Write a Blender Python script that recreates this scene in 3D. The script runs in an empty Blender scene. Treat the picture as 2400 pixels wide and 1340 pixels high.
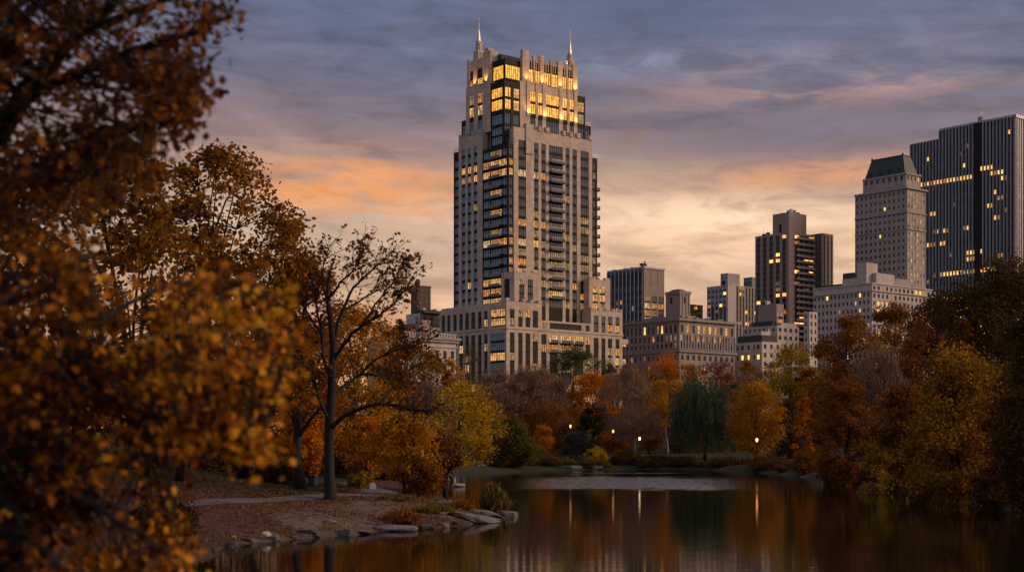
import bpy, math, random
import numpy as np

# ------------------------------------------------------------------ camera
F, HZ, EYE = 3333.0, 1040.0, 5.0          # focal length and horizon in photo pixels, eye height above the pond
S = bpy.context.scene
col = S.collection
cd = bpy.data.cameras.new("camera")
cam = bpy.data.objects.new("camera", cd)
col.objects.link(cam)
cam.location = (0, 0, EYE)
cam.rotation_euler = (math.radians(90), 0, 0)
cd.sensor_width = 36.0
cd.lens = 36.0 * F / 2400.0
cd.shift_y = (HZ - 670.0) / 2400.0
cd.clip_start, cd.clip_end = 0.1, 9000
cd.dof.use_dof = True
cd.dof.focus_distance = 330
cd.dof.aperture_fstop = 1.25
cd.dof.aperture_blades = 0
S.camera = cam

# ------------------------------------------------------------------ colour management, sampling
S.view_settings.view_transform = 'Standard'
S.view_settings.look = 'None'
S.view_settings.exposure = 0.2
S.view_settings.gamma = 1.0
S.cycles.use_denoising = True
S.cycles.max_bounces = 6
S.cycles.diffuse_bounces = 2
S.cycles.glossy_bounces = 3
S.cycles.transmission_bounces = 3
S.cycles.sample_clamp_indirect = 4.0
S.cycles.use_adaptive_sampling = True
S.cycles.adaptive_threshold = 0.02

SUN_AZ, SUN_EL = math.radians(88), math.radians(24.0)   # clockwise from the view direction

# ------------------------------------------------------------------ world: dusk sky with cloud bands
W = bpy.data.worlds.new("World")
S.world = W
W.use_nodes = True


class NT:
    """small helper to write node expressions"""
    def __init__(self, tree):
        self.t = tree
        self.n = tree.nodes
        self.l = tree.links

    def node(self, kind, **kw):
        n = self.n.new(kind)
        for k, v in kw.items():
            setattr(n, k, v)
        return n

    def put(self, sock, v):
        if isinstance(v, bpy.types.NodeSocket):
            self.l.new(v, sock)
        else:
            sock.default_value = v

    def m(self, op, a, b=0.0, c=0.0, clamp=False):
        n = self.node('ShaderNodeMath', operation=op, use_clamp=clamp)
        for i, v in enumerate((a, b, c)):
            self.put(n.inputs[i], v)
        return n.outputs[0]

    def vec(self, x, y, z=0.0):
        n = self.node('ShaderNodeCombineXYZ')
        for i, v in enumerate((x, y, z)):
            self.put(n.inputs[i], v)
        return n.outputs[0]

    def noise(self, v, scale=1.0, detail=4.0, rough=0.55, dist=0.0):
        n = self.node('ShaderNodeTexNoise')
        if v is not None:
            self.l.new(v, n.inputs['Vector'])
        n.inputs['Scale'].default_value = scale
        n.inputs['Detail'].default_value = detail
        n.inputs['Roughness'].default_value = rough
        n.inputs['Distortion'].default_value = dist
        return n.outputs['Fac']

    def ramp(self, f, stops, interp='LINEAR'):
        n = self.node('ShaderNodeValToRGB')
        cr = n.color_ramp
        cr.interpolation = interp
        while len(cr.elements) < len(stops):
            cr.elements.new(0.5)
        for e, (p, c) in zip(cr.elements, stops):
            e.position = p
            e.color = (c[0], c[1], c[2], 1) if not isinstance(c, (int, float)) else (c, c, c, 1)
        self.put(n.inputs[0], f)
        return n.outputs[0]

    def mix(self, f, a, b, mode='MIX'):
        n = self.node('ShaderNodeMix', data_type='RGBA', blend_type=mode)
        self.put(n.inputs[0], f)
        for i, v in ((6, a), (7, b)):
            if isinstance(v, tuple) and len(v) == 3:
                v = (*v, 1)
            self.put(n.inputs[i], v)
        return n.outputs[2]

    def smooth(self, v, lo, hi, a=0.0, b=1.0):
        n = self.node('ShaderNodeMapRange', interpolation_type='SMOOTHSTEP')
        for i, x in enumerate((v, lo, hi, a, b)):
            self.put(n.inputs[i], x)
        return n.outputs[0]

    def gauss(self, a, ca, sa, e, ce, se):
        x = self.m('POWER', self.m('ABSOLUTE', self.m('DIVIDE', self.m('SUBTRACT', a, ca), sa)), 2.0)
        y = self.m('POWER', self.m('ABSOLUTE', self.m('DIVIDE', self.m('SUBTRACT', e, ce), se)), 2.0)
        return self.m('EXPONENT', self.m('MULTIPLY', self.m('ADD', x, y), -1.0))


def build_world():
    N = NT(W.node_tree)
    N.n.clear()
    out = N.node('ShaderNodeOutputWorld')
    tc = N.node('ShaderNodeTexCoord')
    sep = N.node('ShaderNodeSeparateXYZ')
    N.l.new(tc.outputs['Generated'], sep.inputs[0])
    x, y, z = sep.outputs
    DEG = 57.29578
    az = N.m('MULTIPLY', N.m('ARCTAN2', x, y), DEG)
    el = N.m('MULTIPLY', N.m('ARCSINE', z), DEG)
    # cloud space: bands lie nearly level, dipping a little to the right
    lev = N.m('ADD', el, N.m('MULTIPLY', az, 0.035))
    warp = N.noise(N.vec(N.m('MULTIPLY', az, .075), N.m('MULTIPLY', lev, .22), 3.1), 1.0, 5, .55)
    e2 = N.m('ADD', lev, N.m('MULTIPLY', N.m('SUBTRACT', warp, .5), 4.0))
    base = N.ramp(N.m('DIVIDE', e2, 30.0), [
        (0.00, (.72, .34, .16)), (.17, (.68, .34, .18)), (.225, (.52, .35, .24)), (.305, (.48, .36, .275)),
        (.35, (.36, .245, .20)), (.40, (.25, .17, .17)), (.45, (.18, .145, .185)), (.52, (.134, .143, .222)),
        (.62, (.108, .135, .228)), (1.0, (.11, .14, .24))])
    # long wispy bands
    wis = N.noise(N.vec(N.m('MULTIPLY', az, .10), N.m('MULTIPLY', lev, .75), 7.7), 1.0, 7, .58, .6)
    dark = N.smooth(wis, .50, .68)
    hi = N.smooth(el, 9.5, 13.0)
    low = N.m('SUBTRACT', 1.0, hi)
    c = N.mix(N.m('MULTIPLY', dark, N.m('MULTIPLY', hi, .75)), base, (.105, .100, .150))
    c = N.mix(N.m('MULTIPLY', dark, N.m('MULTIPLY', low, .55)), c, (.44, .25, .165))
    lite = N.smooth(wis, .47, .30)
    c = N.mix(N.m('MULTIPLY', lite, N.m('MULTIPLY', hi, .35)), c, (.25, .22, .30))
    c = N.mix(N.m('MULTIPLY', lite, N.m('MULTIPLY', low, .45)), c, (.90, .60, .33))
    # the sunset glow right of the tower and the orange bank left of it
    g = N.gauss(az, 8.5, 9.0, e2, 8.5, 2.0)
    c = N.mix(N.m('MULTIPLY', g, .88), c, (.92, .57, .35))
    wn = N.noise(N.vec(N.m('MULTIPLY', az, .22), N.m('MULTIPLY', lev, 1.1), 1.9), 1.0, 6, .6, .3)
    g2 = N.m('MULTIPLY', N.gauss(az, -6.3, 5.0, lev, 9.9, 1.15), N.smooth(wn, .34, .60))
    c = N.mix(N.m('MULTIPLY', g2, 1.0, clamp=True), c, (.88, .33, .09))
    g3 = N.m('MULTIPLY', N.gauss(az, 13.0, 6.5, el, 13.8, 0.9), N.smooth(wn, .42, .62))
    c = N.mix(N.m('MULTIPLY', g3, .8), c, (.48, .28, .23))
    # heavier cloud banks and the bright breaks between them
    fl = N.noise(N.vec(N.m('MULTIPLY', az, .33), N.m('MULTIPLY', lev, 1.15), 5.5), 1.0, 7, .6, .5)
    soft = N.smooth(fl, .30, .55)
    k1 = N.m('MULTIPLY', N.gauss(az, 11.0, 8.5, N.m('SUBTRACT', el, N.m('MULTIPLY', az, .05)), 11.7, .95), soft)
    c = N.mix(N.m('MULTIPLY', k1, .85), c, (.175, .140, .180))
    k2 = N.m('MULTIPLY', N.gauss(az, 8.0, 8.0, el, 17.0, 1.3), soft)
    c = N.mix(N.m('MULTIPLY', k2, .75), c, (.092, .105, .175))
    k3 = N.m('MULTIPLY', N.gauss(az, 6.5, 5.0, el, 14.9, .55), N.smooth(fl, .40, .65))
    c = N.mix(N.m('MULTIPLY', k3, .7), c, (.23, .24, .33))
    k4 = N.m('MULTIPLY', N.gauss(az, 12.5, 5.5, N.m('SUBTRACT', el, N.m('MULTIPLY', az, .03)), 10.1, .55), soft)
    c = N.mix(N.m('MULTIPLY', k4, .8), c, (.70, .31, .13))
    k5 = N.m('MULTIPLY', N.gauss(az, 8.8, 4.5, el, 9.0, .75), N.smooth(fl, .35, .6))
    c = N.mix(N.m('MULTIPLY', k5, .75), c, (1.0, .71, .45))
    k6 = N.m('MULTIPLY', N.gauss(az, 5.0, 8.0, el, 7.3, .45), N.smooth(fl, .62, .40))
    c = N.mix(N.m('MULTIPLY', k6, .7), c, (.50, .29, .17))
    c = N.mix(1.0, c, N.ramp(fl, [(.25, .70), (.5, 1.0), (.75, 1.2)]), 'MULTIPLY')
    # away from the sunset the low sky is a dull blue mauve
    side = N.smooth(N.m('COSINE', N.m('DIVIDE', N.m('SUBTRACT', az, 22.0), DEG)), -.3, .80)
    rear = N.ramp(N.m('DIVIDE', el, 60.0), [(0, (.31, .26, .27)), (.35, (.28, .26, .31)), (1, (.15, .17, .25))])
    c = N.mix(side, rear, c)
    c = N.mix(N.smooth(el, 21, 45), c, (.27, .27, .33))
    sky = N.node('ShaderNodeTexSky', sky_type='NISHITA')
    sky.sun_disc = False
    sky.sun_elevation = SUN_EL
    sky.sun_rotation = SUN_AZ
    sky.air_density, sky.dust_density = 1.0, 2.0
    b1 = N.node('ShaderNodeBackground')
    b2 = N.node('ShaderNodeBackground')
    N.l.new(sky.outputs[0], b1.inputs[0])
    b1.inputs[1].default_value = 0.006
    N.l.new(c, b2.inputs[0])
    b2.inputs[1].default_value = 0.93
    add = N.node('ShaderNodeAddShader')
    N.l.new(b1.outputs[0], add.inputs[0])
    N.l.new(b2.outputs[0], add.inputs[1])
    N.l.new(add.outputs[0], out.inputs[0])


build_world()
W.cycles.sampling_method = 'MANUAL'
W.cycles.sample_map_resolution = 512

sl = bpy.data.lights.new("sun", 'SUN')
sl.energy = 2.3
sl.angle = math.radians(24)
sl.color = (1.0, .68, .44)
so = bpy.data.objects.new("sun", sl)
col.objects.link(so)
so.rotation_euler = (math.radians(90) - SUN_EL, 0, math.pi - SUN_AZ)
# the lamp shines along its own -Z: from azimuth SUN_AZ towards the scene


# ------------------------------------------------------------------ materials
MATS = {}


def mat_base(name):
    m = bpy.data.materials.new(name)
    m.use_nodes = True
    N = NT(m.node_tree)
    bs = N.n['Principled BSDF']
    MATS[name] = m
    return m, N, bs


def stone_mat(name, c1, c2, scale=.25, rough=.85, joints=True, bw=1.6, bh=.8):
    m, N, bs = mat_base(name)
    tc = N.node('ShaderNodeTexCoord')
    f = N.noise(tc.outputs['Object'], scale, 6, .6)
    f2 = N.noise(tc.outputs['Object'], scale * 9, 4, .6)
    st = N.node('ShaderNodeMapping')
    N.l.new(tc.outputs['Object'], st.inputs[0])
    st.inputs['Scale'].default_value = (1.3, 1.3, .06)
    f3 = N.noise(st.outputs[0], 1.0, 4, .6)
    fac = N.m('ADD', N.m('MULTIPLY', f, .38), N.m('ADD', N.m('MULTIPLY', f2, .24), N.m('MULTIPLY', f3, .38)))
    c = N.ramp(fac, [(.36, c2), (.62, c1)])
    if joints:
        sp = N.node('ShaderNodeSeparateXYZ')
        N.l.new(tc.outputs['Object'], sp.inputs[0])
        u = N.m('ADD', sp.outputs[0], sp.outputs[1])
        br = N.node('ShaderNodeTexBrick')
        N.l.new(N.vec(u, sp.outputs[2]), br.inputs['Vector'])
        br.inputs['Color1'].default_value = (1, 1, 1, 1)
        br.inputs['Color2'].default_value = (.80, .80, .82, 1)
        br.inputs['Mortar'].default_value = (.62, .6, .6, 1)
        br.inputs['Scale'].default_value = 1.0
        br.inputs['Mortar Size'].default_value = .03
        br.inputs['Brick Width'].default_value = bw
        br.inputs['Row Height'].default_value = bh
        c = N.mix(1.0, c, br.outputs[0], 'MULTIPLY')
    N.put(bs.inputs['Base Color'], c)
    bs.inputs['Roughness'].default_value = rough
    return m


def plain_mat(name, c, rough=.6, metal=0.0, var=.25, scale=1.0, spec=.5):
    m, N, bs = mat_base(name)
    tc = N.node('ShaderNodeTexCoord')
    f = N.noise(tc.outputs['Object'], scale, 5, .6)
    d = tuple(v * (1 - var) for v in c)
    b = tuple(min(1, v * (1 + var)) for v in c)
    N.put(bs.inputs['Base Color'], N.ramp(f, [(.3, d), (.7, b)]))
    bs.inputs['Roughness'].default_value = rough
    bs.inputs['Metallic'].default_value = metal
    bs.inputs['Specular IOR Level'].default_value = spec
    return m


def glass_mat(name, tint, refl, base):
    m, N, bs = mat_base(name)
    tc = N.node('ShaderNodeTexCoord')
    f = N.noise(tc.outputs['Object'], .35, 3, .6)
    bs.inputs['Roughness'].default_value = .5
    bs.inputs['Specular IOR Level'].default_value = .08
    N.put(bs.inputs['Base Color'], N.ramp(f, [(.35, tuple(v * .5 for v in base)), (.65, base)]))
    gl = N.node('ShaderNodeBsdfGlossy')
    gl.inputs['Color'].default_value = (*tint, 1)
    gl.inputs['Roughness'].default_value = .06
    bm = N.node('ShaderNodeBump')
    bm.inputs['Strength'].default_value = .06
    N.l.new(N.noise(tc.outputs['Object'], .5, 2, .5), bm.inputs['Height'])
    N.l.new(bm.outputs[0], gl.inputs['Normal'])
    mx = N.node('ShaderNodeMixShader')
    mx.inputs[0].default_value = refl
    N.l.new(bs.outputs[0], mx.inputs[1])
    N.l.new(gl.outputs[0], mx.inputs[2])
    N.l.new(mx.outputs[0], N.n['Material Output'].inputs[0])
    return m


def lit_mat(name, c1, c2, lo, hi, scale=.55):
    """a window with the room lights on: curtains, ceiling lamps and dark furniture vary the light"""
    m, N, bs = mat_base(name)
    geo = N.node('ShaderNodeTexCoord')
    sp = N.node('ShaderNodeSeparateXYZ')
    N.l.new(geo.outputs['Object'], sp.inputs[0])
    u = N.m('ADD', sp.outputs[0], sp.outputs[1])
    f = N.noise(N.vec(N.m('MULTIPLY', u, 1.3), N.m('MULTIPLY', sp.outputs[2], .55)), scale, 3, .6)
    g = N.noise(N.vec(N.m('MULTIPLY', u, 4.0), N.m('MULTIPLY', sp.outputs[2], .15)), scale, 3, .6)
    k = N.m('ADD', N.m('MULTIPLY', f, .6), N.m('MULTIPLY', g, .4))
    em = N.node('ShaderNodeEmission')
    N.put(em.inputs[0], N.ramp(k, [(.35, c1), (.65, c2)]))
    N.put(em.inputs[1], N.smooth(k, .36, .64, lo, hi))
    bs.inputs['Base Color'].default_value = (.03, .025, .02, 1)
    bs.inputs['Roughness'].default_value = .15
    ad = N.node('ShaderNodeAddShader')
    N.l.new(bs.outputs[0], ad.inputs[0])
    N.l.new(em.outputs[0], ad.inputs[1])
    N.l.new(ad.outputs[0], N.n['Material Output'].inputs[0])
    m.cycles.emission_sampling = 'NONE'
    return m


stone_mat('limestone', (.66, .51, .405), (.41, .32, .26))
stone_mat('pale_stone', (.56, .49, .45), (.42, .37, .345), .3)
stone_mat('grey_stone', (.34, .29, .265), (.23, .20, .19), .3)
stone_mat('hotel_stone', (.42, .36, .325), (.31, .27, .25), .3)
stone_mat('white_stone', (.62, .53, .48), (.47, .40, .37), .3)
stone_mat('tan_brick', (.40, .31, .265), (.30, .235, .205), .3, bw=.5, bh=.2)
stone_mat('brown_brick', (.15, .10, .085), (.10, .07, .06), .3, bw=.5, bh=.2)
plain_mat('navy_panel', (.050, .062, .10), .4, var=.2)
plain_mat('fin_metal', (.34, .345, .39), .45, .2, var=.15, scale=.2)
plain_mat('bronze', (.018, .017, .019), .6, 0, spec=.12)
plain_mat('spandrel_bronze', (.028, .022, .020), .7, 0, spec=.1)
plain_mat('copper_green', (.022, .040, .038), .65, scale=.5, var=.35)
plain_mat('roof_dark', (.05, .047, .047), .9)
plain_mat('roof_pale', (.5, .47, .45), .8)
plain_mat('steel', (.30, .27, .25), .4, .6)
plain_mat('iron_black', (.015, .015, .016), .5, .3)
glass_mat('glass_grey', (.80, .83, .87), .17, (.020, .021, .024))
glass_mat('glass_blue', (.46, .68, .84), .30, (.018, .032, .042))
glass_mat('glass_dark', (.60, .60, .62), .06, (.012, .012, .013))
glass_mat('glass_sunset', (1.0, .72, .40), .75, (.10, .05, .02))  # warm sunset reflection put into the tint and base colour
plain_mat('rail_glass', (.10, .105, .11), .15, .2)
lit_mat('lit_crown', (1.0, .33, .015), (1.0, .52, .08), .50, 1.6, .8)
lit_mat('lit_warm', (1.0, .38, .05), (1.0, .60, .20), .16, 1.05, .9)
lit_mat('lit_dim', (.80, .42, .15), (1.0, .62, .28), .06, .46, .9)
lit_mat('lit_amber', (1.0, .28, .03), (1.0, .48, .11), .10, .85, 1.3)
lit_mat('lit_cream', (1.0, .50, .16), (1.0, .74, .42), .14, .95, .7)
lit_mat('lit_faint', (.70, .40, .20), (1.0, .66, .36), .03, .26, .7)
lit_mat('lit_spot', (1.0, .40, .05), (1.0, .55, .14), 1.0, 2.3, .4)


def bark_mat(name, c):
    m, N, bs = mat_base(name)
    tc = N.node('ShaderNodeTexCoord')
    mp = N.node('ShaderNodeMapping')
    N.l.new(tc.outputs['Object'], mp.inputs[0])
    mp.inputs['Scale'].default_value = (6, 6, 1.2)
    f = N.noise(mp.outputs[0], 1.6, 6, .65, .4)
    N.put(bs.inputs['Base Color'], N.ramp(f, [(.32, tuple(v * .4 for v in c)), (.68, tuple(v * 1.35 for v in c))]))
    bs.inputs['Roughness'].default_value = .92
    bm = N.node('ShaderNodeBump')
    bm.inputs['Strength'].default_value = .7
    bm.inputs['Distance'].default_value = .06
    N.l.new(f, bm.inputs['Height'])
    N.l.new(bm.outputs[0], bs.inputs['Normal'])
    return m


bark_mat('bark', (.016, .012, .0095))
bark_mat('bark_dark', (.024, .020, .018))
bark_mat('bark_pale', (.24, .205, .175))
bark_mat('bark_brown', (.075, .052, .042))

PAL = {
    'orange': [(.22, .052, .004), (.50, .145, .007), (.68, .25, .014), (.36, .19, .013)],
    'amber': [(.24, .090, .006), (.50, .20, .009), (.62, .31, .017), (.26, .17, .013)],
    'yellow': [(.28, .155, .008), (.54, .315, .014), (.66, .42, .022), (.30, .22, .015)],
    'rust': [(.12, .036, .008), (.24, .080, .018), (.34, .135, .026), (.24, .115, .024)],
    'oak': [(.070, .026, .007), (.20, .074, .011), (.38, .145, .012), (.26, .14, .013)],
    'maroon': [(.085, .026, .020), (.20, .055, .036), (.27, .080, .045), (.16, .066, .030)],
    'green': [(.024, .036, .009), (.050, .066, .015), (.085, .10, .020), (.12, .088, .016)],
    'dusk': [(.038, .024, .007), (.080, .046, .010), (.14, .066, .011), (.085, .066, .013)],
    'olive': [(.055, .050, .010), (.105, .092, .015), (.15, .125, .018), (.17, .105, .015)],
    'yelgreen': [(.11, .085, .008), (.27, .195, .012), (.44, .28, .014), (.46, .22, .013)],
    'willow': [(.034, .054, .030), (.072, .108, .056), (.105, .145, .072), (.10, .115, .05)],
    'maple': [(.035, .011, .003), (.15, .046, .004), (.62, .21, .009), (.64, .33, .015)],  # darkest stops put vignette and shaded gaps into the leaf colour
    'gold': [(.12, .066, .007), (.28, .15, .010), (.42, .205, .012), (.38, .125, .010)],
    'twig': [(.16, .098, .070), (.26, .165, .118), (.33, .20, .13), (.34, .17, .065)],
    'greytwig': [(.034, .032, .034), (.055, .048, .048), (.078, .064, .058), (.055, .048, .044)],
    'reed': [(.11, .072, .022), (.19, .13, .032), (.15, .15, .03), (.20, .085, .03)],
}


def leaf_mat(name, p, trans=.30):
    m, N, bs = mat_base('leaves_' + name)
    at = N.node('ShaderNodeAttribute', attribute_name='tint')
    f = at.outputs['Fac']
    c = N.ramp(f, [(.05, p[0]), (.42, p[1]), (.74, p[2]), (1.0, p[3])])
    N.put(bs.inputs['Base Color'], c)
    bs.inputs['Roughness'].default_value = .7
    bs.inputs['Specular IOR Level'].default_value = .08
    tr = N.node('ShaderNodeBsdfTranslucent')
    N.l.new(c, tr.inputs[0])
    mx = N.node('ShaderNodeMixShader')
    mx.inputs[0].default_value = trans - .04
    N.l.new(bs.outputs[0], mx.inputs[1])
    N.l.new(tr.outputs[0], mx.inputs[2])
    N.l.new(mx.outputs[0], N.n['Material Output'].inputs[0])


for k_, p_ in PAL.items():
    leaf_mat(k_, p_, .12 if 'twig' in k_ else .38)


# ------------------------------------------------------------------ mesh helpers
class MB:
    """collects faces for ONE mesh object"""
    def __init__(self):
        self.v, self.f, self.mi, self.mats = [], [], [], []

    def mat(self, name):
        if name not in self.mats:
            self.mats.append(name)
        return self.mats.index(name)

    def box(self, x0, x1, y0, y1, z0, z1, m):
        i, k = len(self.v), self.mat(m)
        self.v += [(x0, y0, z0), (x1, y0, z0), (x1, y1, z0), (x0, y1, z0),
                   (x0, y0, z1), (x1, y0, z1), (x1, y1, z1), (x0, y1, z1)]
        for q in ((0, 3, 2, 1), (4, 5, 6, 7), (0, 1, 5, 4), (1, 2, 6, 5), (2, 3, 7, 6), (3, 0, 4, 7)):
            self.f.append(tuple(i + a for a in q))
            self.mi.append(k)

    def frust(self, b, t, z0, z1, m):
        """b, t: (x0, x1, y0, y1) at the bottom and the top"""
        i, k = len(self.v), self.mat(m)
        for (x0, x1, y0, y1), z in ((b, z0), (t, z1)):
            self.v += [(x0, y0, z), (x1, y0, z), (x1, y1, z), (x0, y1, z)]
        for q in ((0, 3, 2, 1), (4, 5, 6, 7), (0, 1, 5, 4), (1, 2, 6, 5), (2, 3, 7, 6), (3, 0, 4, 7)):
            self.f.append(tuple(i + a for a in q))
            self.mi.append(k)

    def tube(self, pts, rad, m, n=6, cap=True):
        P = np.asarray(pts, float)
        k = self.mat(m)
        i0 = len(self.v)
        T = np.gradient(P, axis=0) if len(P) > 1 else np.array([[0, 0, 1.]])
        for j, p in enumerate(P):
            t = T[j] / (np.linalg.norm(T[j]) + 1e-9)
            a = np.cross(t, (0, 1, 0) if abs(t[1]) < .9 else (1, 0, 0))
            a /= np.linalg.norm(a)
            b = np.cross(t, a)
            for q in range(n):
                w = 2 * math.pi * q / n
                self.v.append(tuple(p + rad[j] * (math.cos(w) * a + math.sin(w) * b)))
        for j in range(len(P) - 1):
            for q in range(n):
                r = (q + 1) % n
                self.f.append((i0 + j * n + q, i0 + j * n + r, i0 + (j + 1) * n + r, i0 + (j + 1) * n + q))
                self.mi.append(k)
        if cap:
            e = i0 + (len(P) - 1) * n
            self.f.append(tuple(e + q for q in range(n)))
            self.f.append(tuple(i0 + n - 1 - q for q in range(n)))
            self.mi += [k, k]

    def lathe(self, cx, cy, prof, m, n=14):
        self.tube([(cx, cy, z) for r, z in prof], [r for r, z in prof], m, n)

    def build(self, name, parent=None, smooth=False):
        me = bpy.data.meshes.new(name)
        me.from_pydata(self.v, [], self.f)
        for m in self.mats:
            me.materials.append(MATS[m])
        me.polygons.foreach_set('material_index', self.mi)
        if smooth:
            me.polygons.foreach_set('use_smooth', [True] * len(self.f))
        o = bpy.data.objects.new(name, me)
        col.objects.link(o)
        if parent:
            o.parent = parent
        return o


def tag(o, label=None, cat=None, group=None, kind=None):
    for k, v in (('label', label), ('category', cat), ('group', group), ('kind', kind)):
        if v:
            o[k] = v
    return o


def thing(name, label, cat, loc=(0, 0, 0), rz=0.0, group=None):
    o = bpy.data.objects.new(name, None)
    o.empty_display_size = .5
    col.objects.link(o)
    o.location = loc
    o.rotation_euler = (0, 0, rz)
    return tag(o, label, cat, group)


def copy_tree(o, parent=None):
    c = o.copy()
    col.objects.link(c)
    c.parent = parent
    for ch in list(o.children):
        copy_tree(ch, c)
    return c


def at(px, py, D):
    return np.array([(px - 1200) / F * D, D, EYE + (HZ - py) / F * D])


# leaf outlines, base at the origin, tip along +y
LEAF_DIAMOND = np.array([(0, 0, 0), (.32, .45, .05), (0, 1, 0), (-.32, .45, .05)], float)
LEAF_TWIG = np.array([(-.035, 0, 0), (.035, 0, 0), (.02, 1, .03), (-.02, 1, .03)], float)
LEAF_STRAP = np.array([(-.09, 0, 0), (.09, 0, 0), (.06, .6, .10), (0, 1, .0)], float)
LEAF_LOBED = np.array([(0, 0, 0), (.22, .06, .03), (.16, .22, .02), (.50, .30, .06), (.26, .46, .02), (.46, .72, .05),
                       (.16, .68, .01), (0, 1.0, -.04), (-.16, .68, .01), (-.46, .72, .05), (-.26, .46, .02),
                       (-.50, .30, .06), (-.16, .22, .02), (-.22, .06, .03)], float)


def leaves(name, P, size, tint, mat, rng, tmpl=LEAF_DIAMOND, parent=None, up=.35, dirs=None):
    """one mesh of many leaf-sized faces at the points P"""
    n, k = len(P), len(tmpl)
    d = rng.normal(size=(n, 3)) if dirs is None else dirs + rng.normal(size=(n, 3)) * .25
    d /= np.linalg.norm(d, axis=1, keepdims=True) + 1e-9
    nr = rng.normal(size=(n, 3))
    nr[:, 2] = np.abs(nr[:, 2]) + up * 2
    s = np.cross(d, nr)
    s /= np.linalg.norm(s, axis=1, keepdims=True) + 1e-9
    nn = np.cross(s, d)
    sz = np.broadcast_to(size, (n,)).reshape(n, 1, 1)
    V = P[:, None, :] + sz * (tmpl[None, :, 0:1] * s[:, None, :] + tmpl[None, :, 1:2] * d[:, None, :] + tmpl[None, :, 2:3] * nn[:, None, :])
    me = bpy.data.meshes.new(name)
    me.vertices.add(n * k)
    me.vertices.foreach_set('co', V.astype(np.float32).ravel())
    me.loops.add(n * k)
    me.loops.foreach_set('vertex_index', np.arange(n * k, dtype=np.int32))
    me.polygons.add(n)
    me.polygons.foreach_set('loop_start', np.arange(0, n * k, k, dtype=np.int32))
    me.update(calc_edges=True)
    a = me.attributes.new('tint', 'FLOAT', 'POINT')
    a.data.foreach_set('value', np.repeat(np.clip(tint, 0, 1), k).astype(np.float32))
    me.materials.append(MATS[mat])
    o = bpy.data.objects.new(name, me)
    col.objects.link(o)
    if parent:
        o.parent = parent
    return o


# ------------------------------------------------------------------ terrain
POND = np.array([(-9, 36), (20, 31), (34, 42), (38, 70), (37.5, 104), (39, 119), (41, 151), (42, 185), (44, 245), (37.5, 276),
                 (26, 286), (8, 270), (-3.7, 246), (-14, 232), (-17, 195), (-9.5, 170), (-7.0, 142), (-5.5, 122), (-2.0, 106),
                 (.2, 99.2), (-.9, 95.2), (-3.8, 85.0), (-7.3, 81.3), (-11.3, 75), (-14.2, 69.4), (-13.5, 61.7), (-13, 50)], float)


def sd_pond(x, y):
    p = np.stack([np.asarray(x, float), np.asarray(y, float)], -1)
    d = np.full(p.shape[:-1], 1e9)
    inside = np.zeros(p.shape[:-1], bool)
    for a, b in zip(POND, np.roll(POND, -1, 0)):
        ab = b - a
        t = np.clip(((p - a) @ ab) / (ab @ ab), 0, 1)
        d = np.minimum(d, np.linalg.norm(p - a - t[..., None] * ab, axis=-1))
        with np.errstate(divide='ignore', invalid='ignore'):
            xi = a[0] + (p[..., 1] - a[1]) * ab[0] / (ab[1] if ab[1] else 1e-9)
        inside ^= ((a[1] > p[..., 1]) != (b[1] > p[..., 1])) & (p[..., 0] < xi)
    return np.where(inside, -d, d)


def sm(v, a, b):
    t = np.clip((v - a) / (b - a), 0, 1)
    return t * t * (3 - 2 * t)


def ground_z(x, y):
    x, y = np.asarray(x, float), np.asarray(y, float)
    d = sd_pond(x, y)
    d = d + .45 * np.sin(x * 1.3 + .7 * np.sin(y * .9)) * np.sin(y * 1.1 + x * .4)
    z = np.where(d < 0, np.maximum(-1.2, d * .35), .10 + 1.35 * (1 - np.exp(-np.maximum(d, 0) / 5.5)))
    o = np.clip(d, 0, 1e9)
    z = z + sm(o, 0, 3) * (.10 * np.sin(x * .45 + 1) * np.sin(y * .33) + .04 * np.sin(x * 1.7) * np.sin(y * 1.45 + x))
    z = z + 2.0 * sm(-y, -33, -4) * sm(o, 0, 6)                                  # the bank the camera stands on
    z = z + 1.6 * sm(-x, 14, 34) * sm(y, 80, 125) * sm(o, 4, 20)                 # lawn rising to the left
    z = z + .9 * sm(x, 42, 60) + 1.2 * sm(y, 290, 330) + 3.6 * sm(y, 360, 460)   # far banks and the street level
    return z


def gz(x, y):
    return float(ground_z(x, y))


def axis(*spans):
    out = []
    for a, b, s in spans:
        out += list(np.arange(a, b, s))
    return np.array(out + [spans[-1][1]])


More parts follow.
